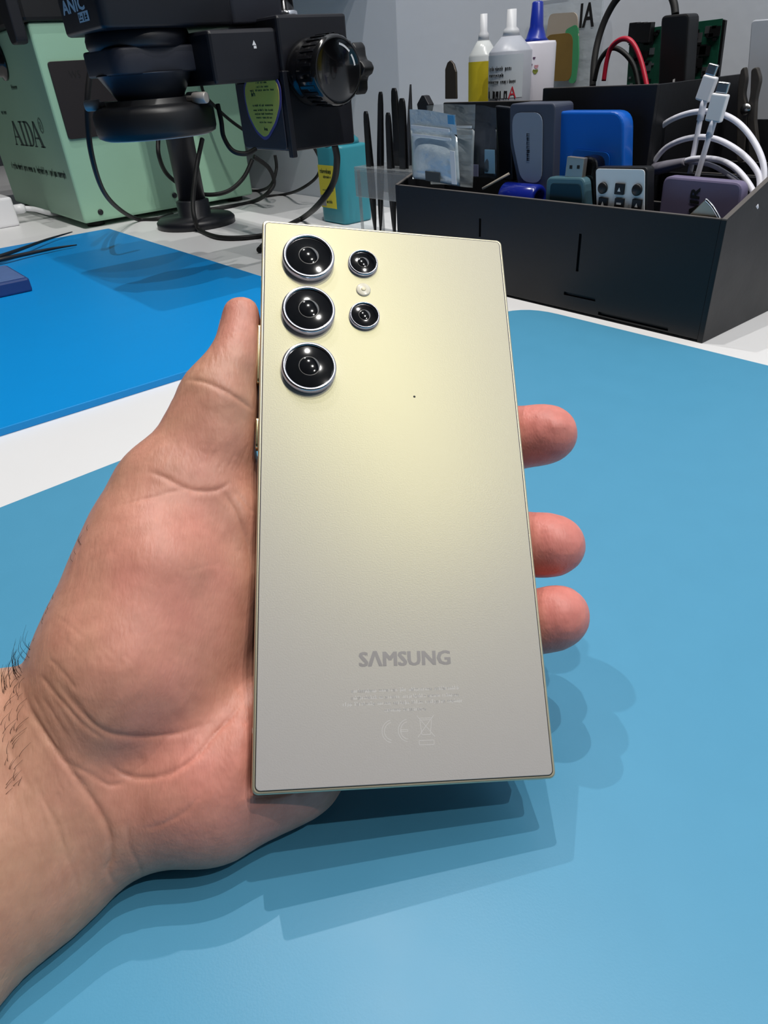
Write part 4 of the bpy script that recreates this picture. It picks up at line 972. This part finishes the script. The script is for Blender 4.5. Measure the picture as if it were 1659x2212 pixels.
fan((430, 1660), (530, 1560), (500, 1760), (560, 1640), 9, .12, .5)
fan((130, 1370), (250, 1400), (190, 1440), (300, 1450), 6, .14, .6)
def crease_depth(P, Nrm):
    px = phone_pix(P); view = CAM_P - P; view /= np.linalg.norm(view, axis=1)[:, None]
    face = np.clip(((Nrm * view).sum(1) + .05) * 4, 0, 1)
    mm = np.linalg.norm(P - CAM_P, axis=1) / FPX           # millimetres per pixel at each point
    out = np.zeros(len(P))
    for poly, dep, wid in CREASES:
        c = spline([(x, y, 0) for x, y in poly], 6)[:, :2]
        lo, hi = c.min(0) - 40, c.max(0) + 40
        idx = np.where((px[:, 0] > lo[0]) & (px[:, 0] < hi[0]) & (px[:, 1] > lo[1]) & (px[:, 1] < hi[1]))[0]
        if not len(idx): continue
        q = px[idx]; best = np.full(len(idx), 1e9); par = np.zeros(len(idx))
        for i in range(len(c) - 1):
            a, b = c[i], c[i + 1]; ab = b - a; t_ = np.clip(((q - a) @ ab) / (ab @ ab + 1e-9), 0, 1)
            d_ = np.linalg.norm(q - a - t_[:, None] * ab, axis=1); k = d_ < best; best[k] = d_[k]; par[k] = (i + t_[k]) / (len(c) - 1)
        dm = best * mm[idx]; fade = np.clip(np.minimum(par, 1 - par) * 6, .0, 1)
        wid = wid * .62; prof = .52 * np.exp(-(dm / wid) ** 1.25) - .05 * np.exp(-((dm - 3 * wid) / (2 * wid)) ** 2)
        out[idx] += dep * prof * fade * face[idx]
    return out
def hand_grad(P, e=.25):
    g = sum(hand_sdf(P + np.array(k) * e, HG)[:, None] * np.array(k) for k in ((1., 1, 1), (1., -1, -1), (-1., 1, -1), (-1., -1, 1)))
    return g / (np.linalg.norm(g, axis=1)[:, None] + 1e-9)
def surface_nets(lo, hi, h):
    ax = [np.arange(lo[i], hi[i] + h, h) for i in range(3)]; n = [len(a) for a in ax]
    F = np.empty(n, np.float32)
    for i, u in enumerate(ax[0]):
        g = np.stack(np.meshgrid([u], ax[1], ax[2], indexing='ij'), -1).reshape(-1, 3)
        F[i] = hand_sdf(g, HG).reshape(n[1], n[2])
    ins = F < 0
    cells = np.zeros([m - 1 for m in n], int)
    acc = np.zeros([*cells.shape, 3]); cnt = np.zeros(cells.shape)
    cor = [(i, j, k) for i in (0, 1) for j in (0, 1) for k in (0, 1)]
    sl = lambda c: tuple(slice(c[d], n[d] - 1 + c[d]) for d in range(3))
    for a in cor:
        for d in range(3):
            if a[d]: continue
            b = list(a); b[d] = 1; fa, fb = F[sl(a)], F[sl(b)]; x = (fa < 0) != (fb < 0)
            t_ = np.where(x, fa / np.where(x, fa - fb, 1), 0)
            for q in range(3): acc[..., q] += np.where(x, a[q] + (t_ if q == d else 0), 0)
            cnt += x
    act = cnt > 0; idx = -np.ones(cells.shape, int); idx[act] = np.arange(act.sum())
    ijk = np.argwhere(act); V = (ijk + acc[act] / cnt[act][:, None]) * h + np.array(lo)
    Q = []
    for d in range(3):
        e1, e2 = (d + 1) % 3, (d + 2) % 3
        s0 = [slice(None)] * 3; s1 = [slice(None)] * 3; s0[d] = slice(0, n[d] - 1); s1[d] = slice(1, n[d])
        x = np.argwhere(ins[tuple(s0)] != ins[tuple(s1)]); flip = ins[tuple(s0)][tuple(x.T)]
        k = (x[:, e1] > 0) & (x[:, e2] > 0) & (x[:, e1] < n[e1] - 1) & (x[:, e2] < n[e2] - 1); x, flip = x[k], flip[k]
        def c(o1, o2):
            y = x.copy(); y[:, e1] -= o1; y[:, e2] -= o2; return idx[tuple(y.T)]
        q = np.stack([c(1, 1), c(0, 1), c(0, 0), c(1, 0)], 1); q[~flip] = q[~flip][:, ::-1]; Q.append(q)
    return V, np.concatenate(Q)
def subdivide(V, Q):
    E_ = np.stack([Q, np.roll(Q, -1, 1)], 2).reshape(-1, 2); Es = np.sort(E_, 1)
    U, inv = np.unique(Es[:, 0].astype(np.int64) * (len(V) + 1) + Es[:, 1], return_inverse=True)
    U = np.stack([U // (len(V) + 1), U % (len(V) + 1)], 1)
    em = (V[U[:, 0]] + V[U[:, 1]]) / 2; fc = V[Q].mean(1)
    ei = inv.reshape(-1, 4) + len(V); fi = np.arange(len(Q)) + len(V) + len(em)
    NQ = [np.stack([Q[:, i], ei[:, i], fi, ei[:, i - 1]], 1) for i in range(4)]
    return np.concatenate([V, em, fc]), np.concatenate(NQ)
HV, HQ = surface_nets((-326, -280, -62), (64, 64, 84), 2.0)
for _ in range(2):
    HV -= hand_grad(HV) * hand_sdf(HV, HG)[:, None]
def relax(V, Q, n, lam=.5):
    """evens out the joints between the blended shapes"""
    E_ = np.sort(np.stack([Q, np.roll(Q, -1, 1)], 2).reshape(-1, 2), 1); E_ = np.unique(E_[:, 0].astype(np.int64) * len(V) + E_[:, 1]); a, b = E_ // len(V), E_ % len(V)
    dg = np.bincount(a, minlength=len(V)) + np.bincount(b, minlength=len(V))
    for it in range(n):
        for l_ in (lam, -lam * 1.03):
            m_ = np.stack([np.bincount(a, V[b, k], len(V)) + np.bincount(b, V[a, k], len(V)) for k in range(3)], 1) / np.maximum(dg, 1)[:, None]
            V = V + (m_ - V) * l_
    return V
HV = relax(HV, HQ, 22, .6)
for lev in range(2):
    HV, HQ = subdivide(HV, HQ)
    HV = relax(HV, HQ, 2, .5)
HN = hand_grad(HV)
# broad soft modelling of the flesh (tendons, fat pads) and the skin folds
low = sum(np.sin(HV @ np.array(k) + ph_) for k, ph_ in (((.11, .05, .09), .3), ((-.06, .13, .04), 1.9), ((.04, -.09, .14), 4.0), ((.17, .12, -.05), 2.2)))
CR = crease_depth(HV, HN)
HV = HV + HN * (.16 * low - CR)[:, None]
# skin tone zones: 0 tan forearm .. 1 pink palm and fingertips
def blob(c, r): return np.exp(-(((HV - np.array(c)) / np.array(r)) ** 2).sum(1))
PINK = np.clip(.12 + .5 * blob((-60, -32, 0), (26, 36, 60)) + .55 * blob((-38, -80, -10), (34, 22, 60)) + .95 * np.clip((HV[:, 0] - 30) / 14, 0, 1) + .55 * blob((-44, 48, -6), (12, 14, 20)) + .2 * blob((-52, 10, -6), (14, 22, 30)), 0, 1)
hm = bpy.data.meshes.new('person')
hm.vertices.add(len(HV)); hm.vertices.foreach_set('co', (HV * S).astype(np.float32).ravel())
hm.loops.add(HQ.size); hm.loops.foreach_set('vertex_index', HQ.astype(np.int32).ravel())
hm.polygons.add(len(HQ)); hm.polygons.foreach_set('loop_start', (np.arange(len(HQ)) * 4).astype(np.int32)); hm.polygons.foreach_set('loop_total', np.full(len(HQ), 4, np.int32))
hm.polygons.foreach_set('use_smooth', np.ones(len(HQ), bool))
at_ = hm.attributes.new('pink', 'FLOAT', 'POINT'); at_.data.foreach_set('value', PINK.astype(np.float32))
hm.update(calc_edges=True); hm.validate()

def skin():
    m = bpy.data.materials.new('skin'); m.use_nodes = True; nt = m.node_tree; N = nt.nodes; L = nt.links; p = N['Principled BSDF']
    tc = N.new('ShaderNodeTexCoord'); at = N.new('ShaderNodeAttribute'); at.attribute_name = 'pink'
    mx = N.new('ShaderNodeMix'); mx.data_type = 'RGBA'; mx.inputs['A'].default_value = (*lin((196, 154, 126)), 1); mx.inputs['B'].default_value = (*lin((222, 138, 127)), 1)
    n1 = N.new('ShaderNodeTexNoise'); n1.inputs['Scale'].default_value = 90; n1.inputs['Detail'].default_value = 5
    ad = N.new('ShaderNodeMath'); ad.operation = 'MULTIPLY_ADD'; ad.inputs[1].default_value = .5; L.new(n1.outputs['Fac'], ad.inputs[0]); L.new(at.outputs['Fac'], ad.inputs[2])
    sb = N.new('ShaderNodeMath'); sb.operation = 'SUBTRACT'; sb.inputs[1].default_value = .25; sb.use_clamp = True; L.new(ad.outputs[0], sb.inputs[0]); L.new(sb.outputs[0], mx.inputs['Factor'])
    n2 = N.new('ShaderNodeTexNoise'); n2.inputs['Scale'].default_value = 260; n2.inputs['Detail'].default_value = 4
    m2 = N.new('ShaderNodeMix'); m2.data_type = 'RGBA'; m2.blend_type = 'MULTIPLY'; m2.inputs['Factor'].default_value = 1
    cr = N.new('ShaderNodeValToRGB'); cr.color_ramp.elements[0].position = .3; cr.color_ramp.elements[0].color = (.86, .83, .82, 1); cr.color_ramp.elements[1].position = .68; cr.color_ramp.elements[1].color = (1, 1, 1, 1)
    L.new(n2.outputs['Fac'], cr.inputs[0]); L.new(mx.outputs['Result'], m2.inputs['A']); L.new(cr.outputs[0], m2.inputs['B']); 
    L.new(m2.outputs['Result'], p.inputs['Base Color'])
    for n_ in (n1, n2): L.new(tc.outputs['Object'], n_.inputs['Vector'])
    p.inputs['Roughness'].default_value = .46; p.inputs['Specular IOR Level'].default_value = .38
    p.inputs['Subsurface Weight'].default_value = .12; p.inputs['Subsurface Radius'].default_value = (.0028, .0011, .0007); p.inputs['Subsurface Scale'].default_value = 1
    mp = N.new('ShaderNodeMapping'); mp.inputs['Rotation'].default_value = (0, 0, .5); mp.inputs['Scale'].default_value = (1.0, .35, 1.0); L.new(tc.outputs['Object'], mp.inputs['Vector'])
    v = N.new('ShaderNodeTexVoronoi'); v.feature = 'DISTANCE_TO_EDGE'; v.inputs['Scale'].default_value = 1100; L.new(mp.outputs[0], v.inputs['Vector'])
    n3 = N.new('ShaderNodeTexNoise'); n3.inputs['Scale'].default_value = 700; n3.inputs['Detail'].default_value = 4; L.new(mp.outputs[0], n3.inputs['Vector'])
    a2 = N.new('ShaderNodeMath'); a2.operation = 'MULTIPLY_ADD'; a2.inputs[1].default_value = .5; L.new(v.outputs['Distance'], a2.inputs[0]); L.new(n3.outputs['Fac'], a2.inputs[2])
    bp = N.new('ShaderNodeBump'); bp.inputs['Strength'].default_value = .35; bp.inputs['Distance'].default_value = .0004; L.new(a2.outputs[0], bp.inputs['Height']); L.new(bp.outputs['Normal'], p.inputs['Normal'])
    return m
hm.materials.append(skin())
hand = bpy.data.objects.new('person', hm); COL.objects.link(hand)
hand.matrix_world = pm
ROOT[hand.name] = np.zeros(3)
tag(hand, 'bare left hand and forearm resting on the mat and gripping the phone', 'person')
# fingernails: thin curved plates just proud of the skin on the outer side of each tip
M_NAIL = mat('nail', (214, 164, 150), .3, coat=.3)
def nail(c, out, along, hw, hl):
    c, out, along = [np.asarray(q, float) for q in (c, out, along)]
    out /= np.linalg.norm(out); along = along - out * (along @ out); along /= np.linalg.norm(along); sd = np.cross(along, out)
    n, k = 10, 10; D = []
    for j in range(k + 1):
        for i in range(n + 1):
            u = (i / n * 2 - 1); v = j / k * 2 - 1; r = max(1, math.hypot(u, v) ** .6 if abs(u * v) > .5 else 1)
            D.append(c + sd * u * hw / r + along * v * hl / r)
    D = np.array(D); t_ = np.zeros(len(D))
    for _ in range(30):
        t_ = np.clip(t_ - np.clip(hand_sdf(D + out * t_[:, None], HG), -2, 2) * .9, 1, 12)
    V_ = D + out * (t_ + .28)[:, None]
    mb = MB().add(V_, [[j * (n + 1) + i, j * (n + 1) + i + 1, (j + 1) * (n + 1) + i + 1, (j + 1) * (n + 1) + i] for j in range(k) for i in range(n)], True)
    o = mb.build('fingernail', M_NAIL, hand, raw=True)
    md = o.modifiers.new('thick', 'SOLIDIFY'); md.thickness = .0004
nail((-45, 46, -8), (-.75, .1, -.75), (-.1, 1, 0), 4.2, 5.5)
nail((50, 17.2, -9), (.75, .15, -.65), (.6, 0, .75), 5.4, 5.5)
nail((48.5, -17.4, -9.5), (.75, .15, -.65), (.6, 0, .75), 5.6, 5.6)
nail((47, -39.4, -9.5), (.75, .12, -.65), (.6, 0, .75), 5.2, 5.2)
# arm hair near the wrist
mb = MB(); rg = random.Random(11)
def hit(x, y):
    d = PR.T @ ray(x, y); d /= np.linalg.norm(d); ts = np.linspace(110, 330, 660); P = CAM_P + ts[:, None] * d; s_ = hand_sdf(P, HG); k = np.argmax(s_ < 0)
    return P[k] if s_[k] < 0 else None
spots = [(rg.uniform(0, 62), None) for _ in range(38)] + [(rg.uniform(62, 190), None) for _ in range(14)]
edge = [(0, 1461), (33, 1429), (54, 1407), (87, 1345), (116, 1280), (145, 1219), (170, 1165), (190, 1125)]
for x, _ in spots:
    y0 = np.interp(x, [e_[0] for e_ in edge], [e_[1] for e_ in edge])
    p = hit(x + rg.uniform(0, 5), y0 + rg.uniform(8, 40 if x < 62 else 14))
    if p is None: continue
    n_ = hand_grad(p[None])[0]; fl2 = np.array([.35 + rg.uniform(-.3, .3), .9, rg.uniform(-.2, .3)]); ln = rg.uniform(3, 7.5) if x < 62 else rg.uniform(1.5, 3)
    mb.tube([p - n_ * .3, p + n_ * ln * .3 + fl2 * ln * .3, p + n_ * ln * .35 + fl2 * ln * (.75 + rg.uniform(-.1, .2))], [.055, .045, .015], seg=3, sub=3, caps=False)
for _ in range(40):
    p = hit(rg.uniform(0, 40), rg.uniform(1480, 1720))
    if p is None: continue
    n_ = hand_grad(p[None])[0]; fl2 = np.array([.4 + rg.uniform(-.4, .4), .7, 0]); ln = rg.uniform(2, 5)
    mb.tube([p - n_ * .2, p + n_ * ln * .15 + fl2 * ln * .4, p + n_ * .25 + fl2 * ln], [.06, .05, .02], seg=3, sub=3, caps=False)
mb.build('arm_hair', mat('hair_dark', (38, 28, 22), .5), hand, raw=True, kind='stuff')
bpy.context.view_layer.update()
